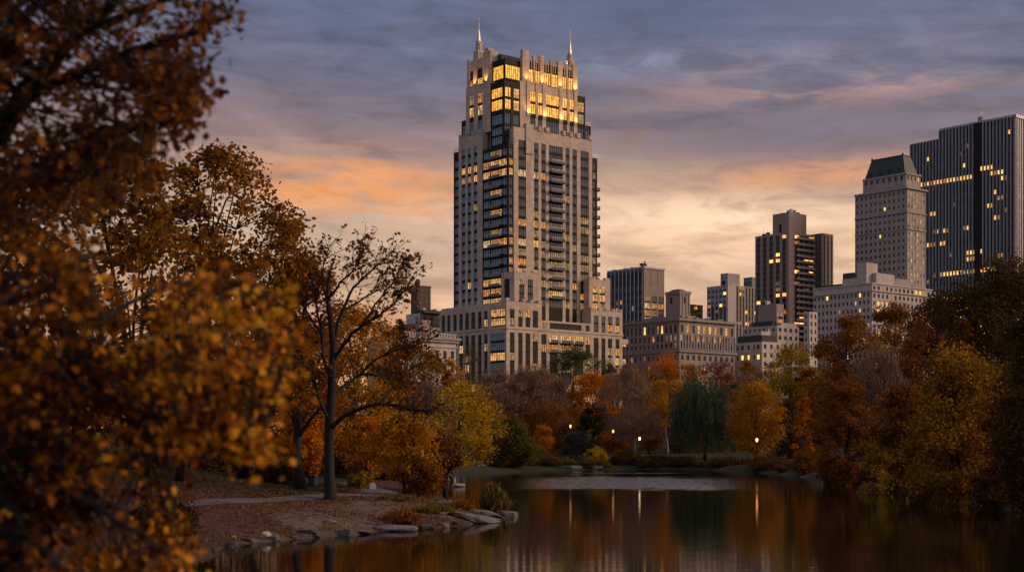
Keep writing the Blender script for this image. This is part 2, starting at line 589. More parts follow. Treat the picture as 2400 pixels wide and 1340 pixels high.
def build_ground():
    xs = np.concatenate([-np.geomspace(3500, 62, 16), axis((-60, -34, 2), (-34, 8, .55), (8, 60, 2.2)), np.geomspace(64, 3500, 16)])
    ys = np.concatenate([-np.geomspace(900, 12, 8), axis((-10, 50, 3), (50, 118, .6), (118, 320, 3.0)), np.geomspace(325, 6000, 26)])
    X, Y = np.meshgrid(xs, ys)
    Z = ground_z(X, Y)
    nx, ny = len(xs), len(ys)
    idx = np.arange(nx * ny).reshape(ny, nx)
    fc = np.stack([idx[:-1, :-1], idx[:-1, 1:], idx[1:, 1:], idx[1:, :-1]], -1).reshape(-1, 4)
    me = bpy.data.meshes.new('ground')
    me.from_pydata(np.stack([X, Y, Z], -1).reshape(-1, 3).tolist(), [], fc.tolist())
    me.polygons.foreach_set('use_smooth', [True] * len(me.polygons))
    d = sd_pond(X, Y)
    # worn bare soil on the slope to the water and along the trail
    dirt = np.zeros_like(X)
    for px, py, r, e in ((760, 1205, 3.0, 1), (860, 1215, 3.2, 1), (930, 1185, 3.4, 1), (1000, 1183, 2.2, 1), (690, 1225, 2.6, 1), (1080, 1187, 2.0, 1), (820, 1190, 3, .8), (1120, 1200, 1.5, .8)):
        D = 3333 * 4.0 / (py - 1040)
        x0 = (px - 1200) / F * D
        dirt = np.maximum(dirt, e * np.exp(-(((X - x0) / r) ** 2 + ((Y - D) / (r * 1.5)) ** 2)))
    grass = sm(-X, 13, 18) * sm(Y, 102, 108) + sm(Y, 200, 225) + sm(X, 36, 40)
    for nm, arr in (('dirt', dirt), ('grass', np.clip(grass, 0, 1)), ('shore', np.exp(-np.clip(d, 0, 99) / 1.1))):
        at_ = me.attributes.new(nm, 'FLOAT', 'POINT')
        at_.data.foreach_set('value', arr.ravel().astype(np.float32))
    m, N, bs = mat_base('ground_soil')
    tc = N.node('ShaderNodeTexCoord')
    ob = tc.outputs['Object']
    n1, n2, n3 = N.noise(ob, .35, 6, .6), N.noise(ob, 2.2, 6, .65), N.noise(ob, 9, 4, .6)
    lit = N.ramp(n2, [(.3, (.022, .012, .008)), (.48, (.060, .027, .016)), (.62, (.105, .046, .027)), (.75, (.055, .034, .021))])
    soil = N.ramp(N.m('ADD', N.m('MULTIPLY', n1, .5), N.m('MULTIPLY', n2, .5)), [(.35, (.085, .062, .048)), (.6, (.165, .124, .098)), (.75, (.12, .094, .076))])
    gr = N.ramp(n2, [(.3, (.014, .016, .007)), (.55, (.030, .031, .011)), (.72, (.070, .042, .018))])

    def att(nm):
        a = N.node('ShaderNodeAttribute', attribute_name=nm)
        return a.outputs['Fac']
    k = N.smooth(N.m('ADD', att('dirt'), N.m('MULTIPLY', N.m('SUBTRACT', n2, .5), 1.3)), .25, .6)
    c = N.mix(k, lit, soil)
    c = N.mix(N.smooth(N.m('ADD', att('grass'), N.m('MULTIPLY', N.m('SUBTRACT', n1, .5), 1.6)), .35, .75), c, gr)
    c = N.mix(N.m('MULTIPLY', att('shore'), .55), c, (.035, .024, .018))
    N.put(bs.inputs['Base Color'], c)
    bs.inputs['Roughness'].default_value = .95
    bs.inputs['Specular IOR Level'].default_value = .2
    bm = N.node('ShaderNodeBump')
    bm.inputs['Strength'].default_value = .6
    bm.inputs['Distance'].default_value = .12
    N.l.new(N.m('ADD', n2, N.m('MULTIPLY', n3, .4)), bm.inputs['Height'])
    N.l.new(bm.outputs[0], bs.inputs['Normal'])
    me.materials.append(m)
    o = bpy.data.objects.new('ground', me)
    col.objects.link(o)
    tag(o, kind='structure')


build_ground()


def build_water():
    m, N, bs = mat_base('pond_water')
    tc = N.node('ShaderNodeTexCoord')
    sp = N.node('ShaderNodeSeparateXYZ')
    N.l.new(tc.outputs['Object'], sp.inputs[0])
    x, y = sp.outputs[0], sp.outputs[1]
    # a breeze ruffles a band of the far water
    wob = N.noise(N.vec(N.m('MULTIPLY', x, .10), N.m('MULTIPLY', y, .03)), 1.0, 4, .6)
    yy = N.m('ADD', y, N.m('MULTIPLY', N.m('SUBTRACT', wob, .5), 44))
    band = N.m('MULTIPLY', N.smooth(yy, 150, 164), N.smooth(yy, 232, 196))
    lat = N.m('MULTIPLY', N.smooth(N.m('DIVIDE', x, y), -.012, .05), N.smooth(N.m('DIVIDE', x, y), .185, .10))
    st = N.noise(N.vec(N.m('MULTIPLY', x, .22), N.m('MULTIPLY', y, .05), 4.0), 1.0, 5, .6)
    patch = N.m('MULTIPLY', N.m('MULTIPLY', band, N.m('ADD', .10, N.m('MULTIPLY', lat, .90))), N.m('MULTIPLY', N.smooth(st, .12, .50), N.smooth(N.noise(N.vec(N.m('MULTIPLY', x, 1.0), N.m('MULTIPLY', y, .20), 9.0), 1.0, 3, .7), .18, .52)))
    thin = N.m('MULTIPLY', N.m('MULTIPLY', N.smooth(y, 240, 244), N.smooth(y, 252, 247)), N.smooth(N.m('DIVIDE', x, y), .03, .06))
    patch = N.m('MULTIPLY', patch, 1.35, clamp=True)
    patch = N.m('MAXIMUM', patch, N.m('MULTIPLY', N.m('MULTIPLY', thin, N.smooth(N.m('DIVIDE', x, y), .14, .11)), .8))
    r1 = N.noise(N.vec(N.m('MULTIPLY', x, .55), N.m('MULTIPLY', y, 1.5)), 1.0, 3, .5)
    r2 = N.noise(N.vec(N.m('MULTIPLY', x, 2.2), N.m('MULTIPLY', y, 3.4), 5.0), 1.0, 3, .6)
    h = N.m('ADD', N.m('MULTIPLY', r1, .012), N.m('MULTIPLY', r2, N.m('ADD', .003, N.m('MULTIPLY', patch, .022))))
    bm = N.node('ShaderNodeBump')
    bm.inputs['Strength'].default_value = .55
    bm.inputs['Distance'].default_value = 1.0
    N.l.new(h, bm.inputs['Height'])
    N.l.new(bm.outputs[0], bs.inputs['Normal'])
    bs.inputs['Base Color'].default_value = (.008, .007, .005, 1)
    N.put(bs.inputs['Roughness'], N.m('ADD', .03, N.m('MULTIPLY', patch, .26)))
    N.put(bs.inputs['IOR'], N.m('ADD', 1.24, N.m('MULTIPLY', patch, 1.5)))  # raised IOR puts extra bright sheen into the ruffled band
    mb = MB()
    mb.v = [(-40, 20, 0), (70, 20, 0), (70, 310, 0), (-40, 310, 0)]
    mb.f, mb.mi = [(0, 1, 2, 3)], [mb.mat('pond_water')]
    tag(mb.build('water'), kind='structure')


build_water()


def strip(name, pts, w, mat, lift):
    P = np.array(pts, float)
    t = np.linspace(0, len(P) - 1, 60)
    C = np.stack([np.interp(t, np.arange(len(P)), P[:, i]) for i in (0, 1)], -1)
    ker = np.ones(7) / 7
    C = np.stack([np.convolve(np.pad(C[:, i], 3, 'edge'), ker, 'valid') for i in (0, 1)], -1)
    T = np.gradient(C, axis=0)
    T /= np.linalg.norm(T, axis=1, keepdims=True)
    Nn = np.stack([-T[:, 1], T[:, 0]], -1)
    mb = MB()
    k = mb.mat(mat)
    cols = 5
    for c, n in zip(C, Nn):
        for q in range(cols):
            p = c + n * w * (q / (cols - 1) - .5)
            mb.v.append((p[0], p[1], gz(p[0], p[1]) + lift * (1 if 0 < q < cols - 1 else .2)))
    for j in range(len(C) - 1):
        for q in range(cols - 1):
            a = j * cols + q
            mb.f.append((a, a + 1, a + cols + 1, a + cols))
            mb.mi.append(k)
    return mb.build(name, smooth=True)


plain_mat('asphalt_path', (.088, .082, .082), .85, var=.25, scale=2.5)
PATH = [(-36, 73), (-27, 80), (-19.5, 86.5), (-14, 97), (-11.2, 106), (-10.5, 114), (-12, 126), (-16, 140)]
tag(strip('path', PATH, 3.0, 'asphalt_path', .09), kind='structure')
# ------------------------------------------------------------------ buildings
GRID = math.atan2(.640, .768)          # the street grid: one facade runs right and away, the other left and away
CR, SR = math.cos(GRID), math.sin(GRID)
PD = .9
LITS = ('lit_crown', 'lit_spot', 'lit_warm', 'lit_dim')


class Bld:
    """one building; local x runs along its right facade, local y along its left facade, the near corner at the origin"""
    def __init__(s, name, label, px, Y, cat='building', group=None, seed=1):
        s.Y, s.X = Y, (px - 1200) / F * Y
        s.root = thing(name, label, cat, (s.X, Y, 0), GRID, group)
        s.wall, s.wins = MB(), []
        s.span = s.wall
        s.rng, s.vary = random.Random(seed), random.Random(seed + 100)

    def x(s, px, y0=0.0):
        k = (px - 1200) / F
        return (k * s.Y + SR * k * 0 + k * CR * y0 - s.X + SR * y0) / (CR - SR * k)

    def y(s, px, x0=0.0):
        k = (px - 1200) / F
        return (s.X + CR * x0 - k * s.Y - SR * k * x0) / (SR + CR * k)

    def z(s, py, x=0.0, y=0.0):
        return EYE + (HZ - py) / F * (s.Y + SR * x + CR * y)

    def panel(s, mb, face, off, u0, u1, z0, z1, d0, d1, m):
        if face == 'R':
            mb.box(u0, u1, off + d0, off + d1, z0, z1, m)
        else:
            mb.box(off + d0, off + d1, u0, u1, z0, z1, m)

    def facade(s, face, off, a, b, z0, z1, bays, rows, lit=None, mat='limestone', span='spandrel_bronze', glass=None,
               wd=.22, sd=.11, mull=.95, top=None):
        lit = lit or (lambda r, i: None)
        glass = glass or ('glass_grey' if face == 'R' else 'glass_blue')  # sky reflection put into the tint: grey on right faces, blue on left
        u = a
        bays = sorted(bays)
        for i, (p, q) in enumerate(bays):
            if p > u + .01:
                s.panel(s.wall, face, off, u, p, z0, z1, 0, PD, mat)
            zl = z0
            for r, (za, zb) in enumerate(rows):
                if za > zl + .02:
                    s.panel(s.span, face, off, p, q, zl, za, sd, PD, span)
                m = lit(r, i) or glass
                if m in ('lit_warm', 'lit_dim'):        # no two rooms are lit alike
                    m = s.vary.choice(('lit_warm', 'lit_warm', 'lit_amber', 'lit_amber', 'lit_cream', 'lit_dim') if m == 'lit_warm' else ('lit_dim', 'lit_dim', 'lit_faint', 'lit_amber'))
                s.wins.append((face, off, p, q, za, zb, wd, m, max(0, int(round((q - p) / mull)) - 1)))
                zl = zb
            if z1 > zl + .02:
                s.panel(s.wall, face, off, p, q, zl, z1, (0 if top is None else sd), PD, top or mat)
            u = q
        if b > u + .01:
            s.panel(s.wall, face, off, u, b, z0, z1, 0, PD, mat)

    def grid(s, face, off, a, b, z0, z1, n, wf, pitch, hf, lp=.05, cls=('lit_warm',), head=1.0, edge=None, rows=None, **kw):
        w = (b - a) / n
        bays = [(a + (i + .5 - wf / 2) * w, a + (i + .5 + wf / 2) * w) for i in range(n)]
        if rows is None:
            nr = max(1, int((z1 - head - z0) / pitch))
            rows = [(z1 - head - (nr - r) * pitch + pitch * (1 - hf), z1 - head - (nr - r - 1) * pitch) for r in range(nr)]
        f = kw.pop('lit', None) or (lambda r, i: s.rng.choice(cls) if s.rng.random() < lp else None)
        s.facade(face, off, a, b, z0, z1, bays, rows, f, **kw)

    def core(s, x0, x1, y0, y1, z0, z1, m):
        s.wall.box(x0 + PD, x1, y0 + PD, y1, z0, z1, m)

    def win_mesh(s, mb, w):
        face, off, p, q, za, zb, d, m, nm = w
        s.panel(mb, face, off, p, q, za, zb, d, PD - .004, m)
        for j in range(nm):
            c = p + (q - p) * (j + 1) / (nm + 1)
            s.panel(mb, face, off, c - .08, c + .08, za, zb, d - .07, d - .002, 'bronze')
        if zb - za > 2:
            zc = za + (zb - za) * .72
            s.panel(mb, face, off, p, q, zc - .05, zc + .05, d - .06, d - .004, 'bronze')

    def finish(s, wall='wall', most=100):
        s.wall.build(wall, s.root)
        rank = {'lit_crown': 4, 'lit_spot': 9, 'lit_warm': 3, 'lit_amber': 3, 'lit_cream': 3, 'lit_dim': 1.4}
        ws = sorted(s.wins, key=lambda w: -(w[3] - w[2] if False else (w[3] - w[2]) * (w[5] - w[4])) * rank.get(w[7], 1))
        for w in ws[:most]:
            mb = MB()
            s.win_mesh(mb, w)
            mb.build('window', s.root)
        if ws[most:]:
            mb = MB()
            for w in ws[most:]:
                s.win_mesh(mb, w)
            mb.build('windows', s.root)['kind'] = 'stuff'
        return s.root


def roof_clutter(root, zt, x0, x1, y0, y1, n, seed, tank=False):
    R_ = random.Random(seed)
    mb = MB()
    for i in range(n):
        x, y = R_.uniform(x0, x1 - 2), R_.uniform(y0, y1 - 2)
        h = R_.uniform(.7, 2.4)
        mb.box(x, x + R_.uniform(.6, 2.6), y, y + R_.uniform(.6, 2.2), zt + .002 * i, zt + h, R_.choice(['roof_dark', 'roof_pale', 'tan_brick', 'steel']))
        if R_.random() < .5:
            mb.tube([(x, y, zt), (x, y, zt + R_.uniform(2, 4.5))], [.07, .04], 'steel', 5)
    mb.build('roof_unit', root)
    if tank:
        mb = MB()
        cx, cy = (x0 + x1) / 2, (y0 + y1) / 2
        for a in (-1, 1):
            for b in (-1, 1):
                mb.tube([(cx + a, cy + b, zt), (cx + a, cy + b, zt + 2.6)], [.12, .12], 'roof_dark', 5)
        mb.lathe(cx, cy, [(1.6, zt + 2.6), (1.6, zt + 5.6), (1.75, zt + 5.7), (.1, zt + 7.0)], 'brown_brick', 14)
        mb.build('water_tank', root)


def main_tower():
    B = Bld('apartment_tower', 'tall stepped limestone apartment tower with two spires and a glowing golden crown', 1187, 500, 'tower', seed=4)
    rg = B.rng

    def rx(y0, *pp):
        return [(B.x(a, y0) - .10, B.x(b, y0) + .20) for a, b in pp]

    def ly(x0, *pp):
        return [(B.y(b, x0) - .10, B.y(a, x0) + .20) for a, b in pp]
    # --- lower block (podium)
    xe, ye = B.x(1459), B.y(1030)
    prow = [(6.2 + 3.55 * k, 8.85 + 3.55 * k) for k in range(11)]

    def lit_low(p):
        return lambda r, i: (rg.choice(('lit_warm', 'lit_dim', 'lit_dim')) if rg.random() < p else None)
    B.core(0, xe, 0, ye, 5, 46.1, 'limestone')
    rb = rx(0, (1195.3, 1205), (1215, 1224), (1232, 1242), (1249, 1260), (1269, 1280), (1289, 1306), (1315, 1338), (1346, 1366),
            (1373, 1382), (1392, 1402), (1410, 1418), (1425, 1434), (1443, 1451))
    B.facade('R', 0, 0, xe, 5, 46.1, rb, prow, lambda r, i: (rg.choice(('lit_warm', 'lit_warm', 'lit_dim')) if rg.random() < (.62 if i in (5, 6, 7, 8, 9) and r > 7 else .30) else None), glass='glass_dark')
    lb = ly(0, (1150, 1186), (1135.5, 1142), (1121, 1128), (1105, 1113), (1091, 1098.5), (1077, 1084.5), (1063, 1070), (1049, 1055), (1036, 1042.5))
    B.facade('L', 0, PD, ye, 5, 46.1, lb, prow, lambda r, i: ('lit_warm' if i == 0 and r in (6, 8) else (rg.choice(('lit_warm', 'lit_dim')) if rg.random() < .08 else ('glass_blue' if i == 0 else None))), glass='glass_dark')
    # string course
    B.wall.box(-.25, xe + .25, -.25, -.003, 45.6, 46.5, 'limestone')
    B.wall.box(-.25, -.003, 0, ye, 45.6, 46.5, 'limestone')
    urow = [(47.0, 49.4), (50.1, 52.6)]
    x1 = B.x(1270)
    B.core(0, x1, 0, ye, 46.1, 55.3, 'limestone')
    B.facade('R', 0, 0, x1, 46.1, 55.3, rb[:4], urow, lit_low(.75), glass='glass_dark')
    B.facade('L', 0, PD, ye, 46.1, 54.6, ly(0, (1152, 1184)) + lb[1:], urow, lambda r, i: ('lit_warm' if i == 0 or (rg.random() < .16) else None), glass='glass_dark')
    # stepped merlons along the corner block
    for a, b in ((1186, 1194), (1206, 1214), (1225, 1231), (1243, 1248), (1261, 1270)):
        B.wall.box(B.x(a), B.x(b), -.15, 1.1, 55.3, 56.4, 'limestone')
    B.wall.box(0.004, .8, PD + .1, 4, 54.6, 55.9, 'limestone')
    x2, x3 = B.x(1385), xe
    B.core(x2, x3, 0, 16, 46.1, 54.6, 'limestone')
    B.facade('R', 0, x2 + 0, x3, 46.1, 54.6, rb[9:], urow, lambda r, i: ('lit_warm' if r == 0 and rg.random() < .7 else None))
    B.wall.box(x2, x2 + PD, PD, 16, 46.1, 54.6, 'limestone')
    for a, b in ((1385, 1391), (1403, 1409), (1419, 1424), (1435, 1442), (1452, 1458)):
        B.wall.box(B.x(a), B.x(b), -.12, 1.0, 54.6, 55.6, 'limestone')
    # recessed middle with its terrace
    B.core(x1, x2, 0, 8, 46.1, 49.4, 'limestone')
    B.facade('R', 0, x1 + .01, x2 - .01, 46.1, 49.4, rx(0, (1272, 1280), (1289, 1362), (1373, 1381)), [(46.5, 48.7)], lambda r, i: 'lit_dim' if i == 0 else None, glass='glass_dark')
    # glass side bay at the right end
    B.wall.box(xe, B.x(1472), 1.5, 9, 5, 42.8, 'bronze')
    B.wall.box(xe, B.x(1474), .3, 9, 42.8, 44.6, 'limestone')
    for k in range(7, 11):
        B.wins.append(('R', .9, xe + .3, B.x(1471), 6.4 + 3.55 * k, 8.6 + 3.55 * k, .1, 'lit_warm' if k in (8, 10) else 'glass_dark', 1))
    # --- two shoulder blocks standing on the podium
    X0, Y0 = 4.9, 1.5
    xr = B.x(1265, Y0)
    B.core(X0, xr, Y0, 6.2, 55.3, 66.2, 'limestone')
    srow = [(55.9, 58.2), (59.1, 61.0), (61.7, 63.9)]
    B.facade('R', Y0, X0, xr, 55.3, 66.2, rx(Y0, (1217, 1228), (1237, 1248)), srow, lambda r, i: 'lit_dim' if r == 2 and i == 0 else None)
    B.facade('L', X0, Y0 + PD, B.y(1174, X0), 55.3, 66.2, ly(X0, (1182.5, 1193.7)), srow, glass='glass_dark')
    for a, b in ((1205, 1213), (1229, 1236), (1249, 1264)):
        B.wall.box(B.x(a, Y0), B.x(b, Y0), Y0 - .1, Y0 + 1, 66.2, 67.0, 'limestone')
    Y0 = 2.0
    xa, xb = B.x(1381, Y0), B.x(1430, Y0)
    B.core(xa, xb, Y0, 16, 54.6, 66.4, 'limestone')
    B.facade('R', Y0, xa, xb, 54.6, 66.4, rx(Y0, (1390, 1400), (1406, 1417)), [(54.9, 57.4), (58.2, 60.6), (61.4, 63.8)], lambda r, i: 'lit_warm')
    B.wall.box(xa, xa + PD, Y0 + PD, 16, 54.6, 66.4, 'limestone')
    for a, b in ((1381, 1388), (1401, 1405), (1418, 1429)):
        B.wall.box(B.x(a, Y0), B.x(b, Y0), Y0 - .1, Y0 + 1, 66.4, 67.2, 'limestone')
    # --- shaft
    o = 5.0
    xc, xs, xw = B.x(1204, o), B.x(1388, o), B.x(1404, o)
    yc, ys, yw = B.y(1131, o), B.y(1075, o), B.y(1058.5, o)
    ZT = 118.5
    zr = [(102.3 - 3.544 * k - 1.2, 102.3 - 3.544 * k + 1.15) for k in range(13, -4, -1)]      # r = 13 - k
    B.core(xc, xs, o, ys, 49.4, ZT, 'limestone')
    B.core(o, xc + .0, yc - PD, ys - .02, 50, ZT - .02, 'limestone')
    B.core(o, xc - .02, o, yc, 50, 112.0, 'bronze')

    def lit_r(r, i):
        k = 13 - r
        if i == 4:
            return 'lit_dim' if rg.random() < .10 + .045 * max(0, k) else None
        if k in (0,) and i in (0, 1, 2, 7):
            return 'lit_warm'
        if k == 7 and i in (0, 1):
            return 'lit_warm'
        p = .03 if k < 4 else (.30 if k < 7 else (.72 if k < 11 else .6))
        return rg.choice(('lit_dim', 'lit_dim', 'lit_dim', 'lit_warm')) if rg.random() < p else None
    B.facade('R', o, xc, xs, 49.4, ZT, rx(o, (1215.5, 1232), (1252, 1261), (1269, 1278), (1287, 1318), (1326, 1334), (1342, 1351), (1361, 1379)), zr, lit_r)

    def lit_l(r, i):
        k = 13 - r
        if k in (-1, 0):
            return 'lit_warm' if k == -1 or rg.random() < .5 else 'lit_dim'
        return 'lit_warm' if (k == 11 and i == 1) else ('lit_dim' if rg.random() < .03 else None)
    B.facade('L', o, yc, ys, 54.6, ZT, ly(o, (1111, 1118), (1097, 1103.5), (1083, 1090)), zr, lit_l)
    # glazed corner of the shaft
    zg = zr[:-1]
    hot = {0: 2, 7: 2, 11: 2, 12: 2, 13: 2, -1: 1}

    def lit_c(r, i):
        k = 13 - r
        if k in hot:
            return 'lit_warm'
        return rg.choice(('lit_dim', 'lit_dim', None)) if k > 7 and i == 9 else None
    B.facade('R', o, o, xc, 50, 112.0, [(o + .45, xc - .3)], zg, lambda r, i: ('lit_warm' if 13 - r in (-1, 0) else ('lit_dim' if 13 - r >= 6 else None)), mat='bronze', top='bronze', glass='glass_grey', sd=.1)
    B.facade('L', o, o + PD, yc - .0, 50, 112.0, ly(o, (1133, 1147.5), (1150, 1175), (1177, 1187)), zg, lambda r, i: ('lit_warm' if 13 - r in hot else ('lit_dim' if i == 1 and rg.random() < .25 else None)), mat='bronze', top='bronze', glass='glass_blue', sd=.1)
    # dark glass ends of the shaft
    zt = 112.5
    B.core(xs, xw, o + 1, ys - 2, 54.7, zt, 'bronze')
    B.facade('R', o + 1, xs, xw, 54.7, zt, [(xs + .5, xw - .6)], [q for q in zr if q[1] < zt], lambda r, i: ('lit_dim' if rg.random() < (.7 if r < 7 else .1) else None), mat='bronze', top='bronze', sd=.1)
    zt = 114
    B.core(o + 1, xs - 2, ys, yw, 54.7, zt, 'bronze')
    B.facade('L', o + 1, ys, yw, 54.7, zt, [(ys + .4, yw - .5)], [q for q in zr if q[1] < zt], mat='bronze', top='bronze', sd=.1)
    # castellated top of the shaft
    for a, b in ((1232, 1250), (1262, 1268), (1279, 1287), (1319, 1325), (1335, 1341), (1352, 1360), (1380, 1387)):
        B.wall.box(B.x(a, o), B.x(b, o), o - .35, o + 1.3, ZT - 9 if b - a > 9 else ZT, ZT + 1.8, 'limestone')
    for a, b in ((1076, 1081), (1091, 1096), (1105, 1110), (1120, 1129)):
        B.wall.box(o - .2, o + 1.2, B.y(b, o), B.y(a, o), ZT, ZT + 1.2, 'limestone')
    # --- second tier
    X0, Y0, z0, z1 = 6.0, 8.5, ZT, 136.5
    xq, xs2, xw2 = B.x(1219, Y0), B.x(1353, Y0), B.x(1375, Y0)
    yq, ys2 = B.y(1150, X0), B.y(1092, X0)
    B.core(xq, xs2, Y0, ys2, z0, z1, 'limestone')
    B.core(X0, xq - .02, yq - PD, ys2 - .02, z0, z1 - .02, 'limestone')
    B.core(X0, xq - .04, Y0, yq, 112, 135.6, 'bronze')
    trow = [(119.5, 123.6), (125.4, 128.9), (129.9, 133.4)]
    B.facade('R', Y0, xq, xs2, z0, z1, rx(Y0, (1243, 1254), (1261, 1270), (1280, 1309), (1319, 1328), (1335, 1344)), trow, lambda r, i: 'lit_crown' if r else None)
    B.facade('L', X0, yq, ys2, z0, z1, ly(X0, (1121, 1130), (1101, 1110)), trow, lambda r, i: 'lit_warm' if r else None)
    crow = [(113.0, 115.6), (116.4, 119.0), (120.2, 123.6), (125.4, 128.9), (129.9, 133.2)]
    B.facade('R', Y0, X0, xq, 112, 135.6, [(X0 + .5, B.x(1197, Y0)), (B.x(1204, Y0), xq - .4)], crow, lambda r, i: (('lit_crown', 'lit_warm')[i]) if r > 2 else None, mat='bronze', top='bronze', glass='glass_blue', sd=.1)
    B.facade('L', X0, Y0 + PD, yq, 112, 135.6, [(Y0 + PD + .3, yq - .5)], crow, lambda r, i: 'lit_crown' if r > 2 else None, mat='bronze', top='bronze', sd=.1)
    B.core(xs2, xw2, Y0 + .8, ys2 - 3, z0, 135.8, 'bronze')
    B.facade('R', Y0 + .8, xs2, xw2, z0, 135.8, [(xs2 + .5, xw2 - .6)], trow, lambda r, i: 'lit_dim' if r else None, mat='bronze', top='bronze', sd=.1)
    # low glass boxes beside the second tier
    xv = B.x(1389, Y0)
    B.core(xw2, xv, Y0 + 1, ys2 - 4, ZT, 125.2, 'bronze')
    B.facade('R', Y0 + 1, xw2, xv, ZT, 125.2, [(xw2 + .4, xv - .5)], [(119.3, 123.2)], mat='bronze', top='bronze', sd=.1)
    yv = B.y(1077, X0)
    B.core(X0 + 1, xs2 - 3, ys2, yv, ZT, 125.4, 'bronze')
    B.facade('L', X0 + 1, ys2, yv, ZT, 125.4, [(ys2 + .3, yv - .4)], [(119.3, 123.2)], mat='bronze', top='bronze', sd=.1)
    for a, b in ((1234, 1242), (1255, 1260), (1271, 1279), (1310, 1318), (1329, 1334), (1345, 1352)):
        B.wall.box(B.x(a, Y0), B.x(b, Y0), Y0 - .3, Y0 - .003, 124.2, z1 + .6, 'limestone')
    # --- crown
    X0, Y0, z0, z1 = 7.5, 10.0, 136.5, 146.8
    xq, xs3, xw3 = B.x(1222, Y0), B.x(1352, Y0), B.x(1364, Y0)
    yq, ys3 = B.y(1152, X0), B.y(1096, X0)
    B.core(xq, xs3, Y0, ys3, z0, z1 - 2.2, 'limestone')
    B.core(X0, xq - .02, yq - PD, ys3 - .02, z0, z1 - 2.4, 'limestone')
    B.core(X0 + .6, xq - .04, Y0 + .6, yq, z0, 144.2, 'bronze')
    kb = rx(Y0, (1239, 1249), (1253, 1264), (1274, 1289), (1291, 1306), (1316, 1326), (1329.5, 1341))
    B.facade('R', Y0, xq, xs3, z0, z1 - .9, kb, [(137.3, 141.9), (142.9, 144.9)], lambda r, i: 'lit_crown' if r == 0 else 'glass_dark', sd=.12)
    B.facade('L', X0, yq, ys3, z0, z1, ly(X0, (1120, 1131), (1102, 1110)), [(137.4, 139.6), (140.0, 143.2)], lambda r, i: 'lit_warm' if r == 0 else 'glass_dark')
    B.facade('R', Y0 + .6, X0 + .6, xq, z0, 144.2, [(X0 + .9, xq - .2)], [(137.2, 141.9)], lambda r, i: 'lit_crown', mat='bronze', top='bronze', sd=.1)
    B.facade('L', X0 + .6, Y0 + .6 + PD, yq, z0, 144.2, [(Y0 + 1.7, yq - .2)], [(137.2, 141.9)], lambda r, i: 'lit_crown', mat='bronze', top='bronze', sd=.1)
    B.core(xs3, xw3, Y0 + 2, ys3 - 3, z0, 143, 'limestone')
    B.facade('R', Y0 + 2, xs3, xw3, z0, 143, [(xs3 + .5, xw3 - .5)], [(137.4, 140.4)], lambda r, i: 'lit_dim', sd=.1)
    for a, b, h in ((1223, 1238, 1.6), (1249.5, 1252.5, .3), (1264.5, 1273.5, .9), (1289.5, 1290.8, .2), (1306.5, 1315.5, .5), (1326.3, 1329.2, 0), (1341.5, 1351.5, .2)):
        B.wall.box(B.x(a, Y0), B.x(b, Y0), Y0 - .45, Y0 - .003, z0 + .4, z1 + h, 'limestone')
        B.wall.box(B.x(a, Y0), B.x(b, Y0), Y0, Y0 + .9, z1 - .9, z1 + h, 'limestone')
    rng_ = np.linspace(1240, 1340, 19)
    for a in rng_:
        B.wall.box(B.x(a - .7, Y0), B.x(a + .7, Y0), Y0 - .2, Y0 - .004, 142.2, z1 - .2, 'limestone')
    B.wall.box(X0 - .5, X0 + 3.2, B.y(1152, X0), B.y(1133, X0), z0, 148.4, 'limestone')        # pylon beside the lit corner
    B.wall.box(X0 - .3, X0 + 2.4, B.y(1146, X0), B.y(1136, X0), 148.4, 149.6, 'limestone')
    for a, b in ((1096, 1101), (1110.5, 1119.5)):
        B.wall.box(X0 - .3, X0 - .003, B.y(b, X0), B.y(a, X0), z0, z1 + .8, 'limestone')
    B.wall.box(X0 + 3, xs3 - 1, Y0 + 6, Y0 + 16, z1 - 2.4, z1 + .4, 'roof_dark')                 # plant room on the roof
    root = B.finish('stone_wall')
    # --- spires
    for px, face, st in ((1115, 'L', ((1.45, z1 - 2, 150.2), (.9, 150.2, 153.8))), (1342, 'R', ((1.15, z1 - 2, 149.6), (.8, 149.6, 151.4)))):
        cx, cy = (X0 + 1.5, B.y(px, X0)) if face == 'L' else (B.x(px, Y0), Y0 + 1.4)
        mb = MB()
        for w, a, b in st:
            mb.box(cx - w, cx + w, cy - w, cy + w, a, b, 'limestone')
            mb.box(cx - w - .18, cx + w + .18, cy - .45, cy + .45, a, b - .8, 'limestone')
            mb.box(cx - .45, cx + .45, cy - w - .18, cy + w + .18, a, b - .8, 'limestone')
        t = st[-1][2]
        mb.frust((cx - .5, cx + .5, cy - .5, cy + .5), (cx - .16, cx + .16, cy - .16, cy + .16), t, t + 4.2, 'steel')
        mb.tube([(cx, cy, t + 4.0), (cx, cy, t + 9.0)], [.15, .06], 'steel', 6)
        mb.build('spire', root)
    # --- balconies: one slab mesh and one railing mesh per stack, copied storey by storey
    def stack(face, off, u0, u1, dp, zs, side=0.0):
        sb, rb_ = MB(), MB()
        B.panel(sb, face, off, u0, u1, -.28, 0, -dp, .30, 'bronze')
        B.panel(sb, face, off, u0, u1, 0, .12, -dp, -dp + .15, 'spandrel_bronze')
        B.panel(rb_, face, off, u0, u1, .12, 1.05, -dp + .02, -dp + .09, 'rail_glass')
        B.panel(rb_, face, off, u0 - .02, u1 + .02, 1.05, 1.14, -dp - .01, -dp + .12, 'steel')
        proto = None
        for z in zs:
            if proto is None:
                proto = sb.build('balcony', root)
                rb_.build('railing', proto)
                ob = proto
            else:
                ob = copy_tree(proto, root)
            ob.location = (0, 0, z)
    z_fl = [102.3 - 3.544 * k - 1.75 for k in range(12, -3, -1)]
    stack('R', o, B.x(1287, o), B.x(1318, o), 1.5, z_fl)
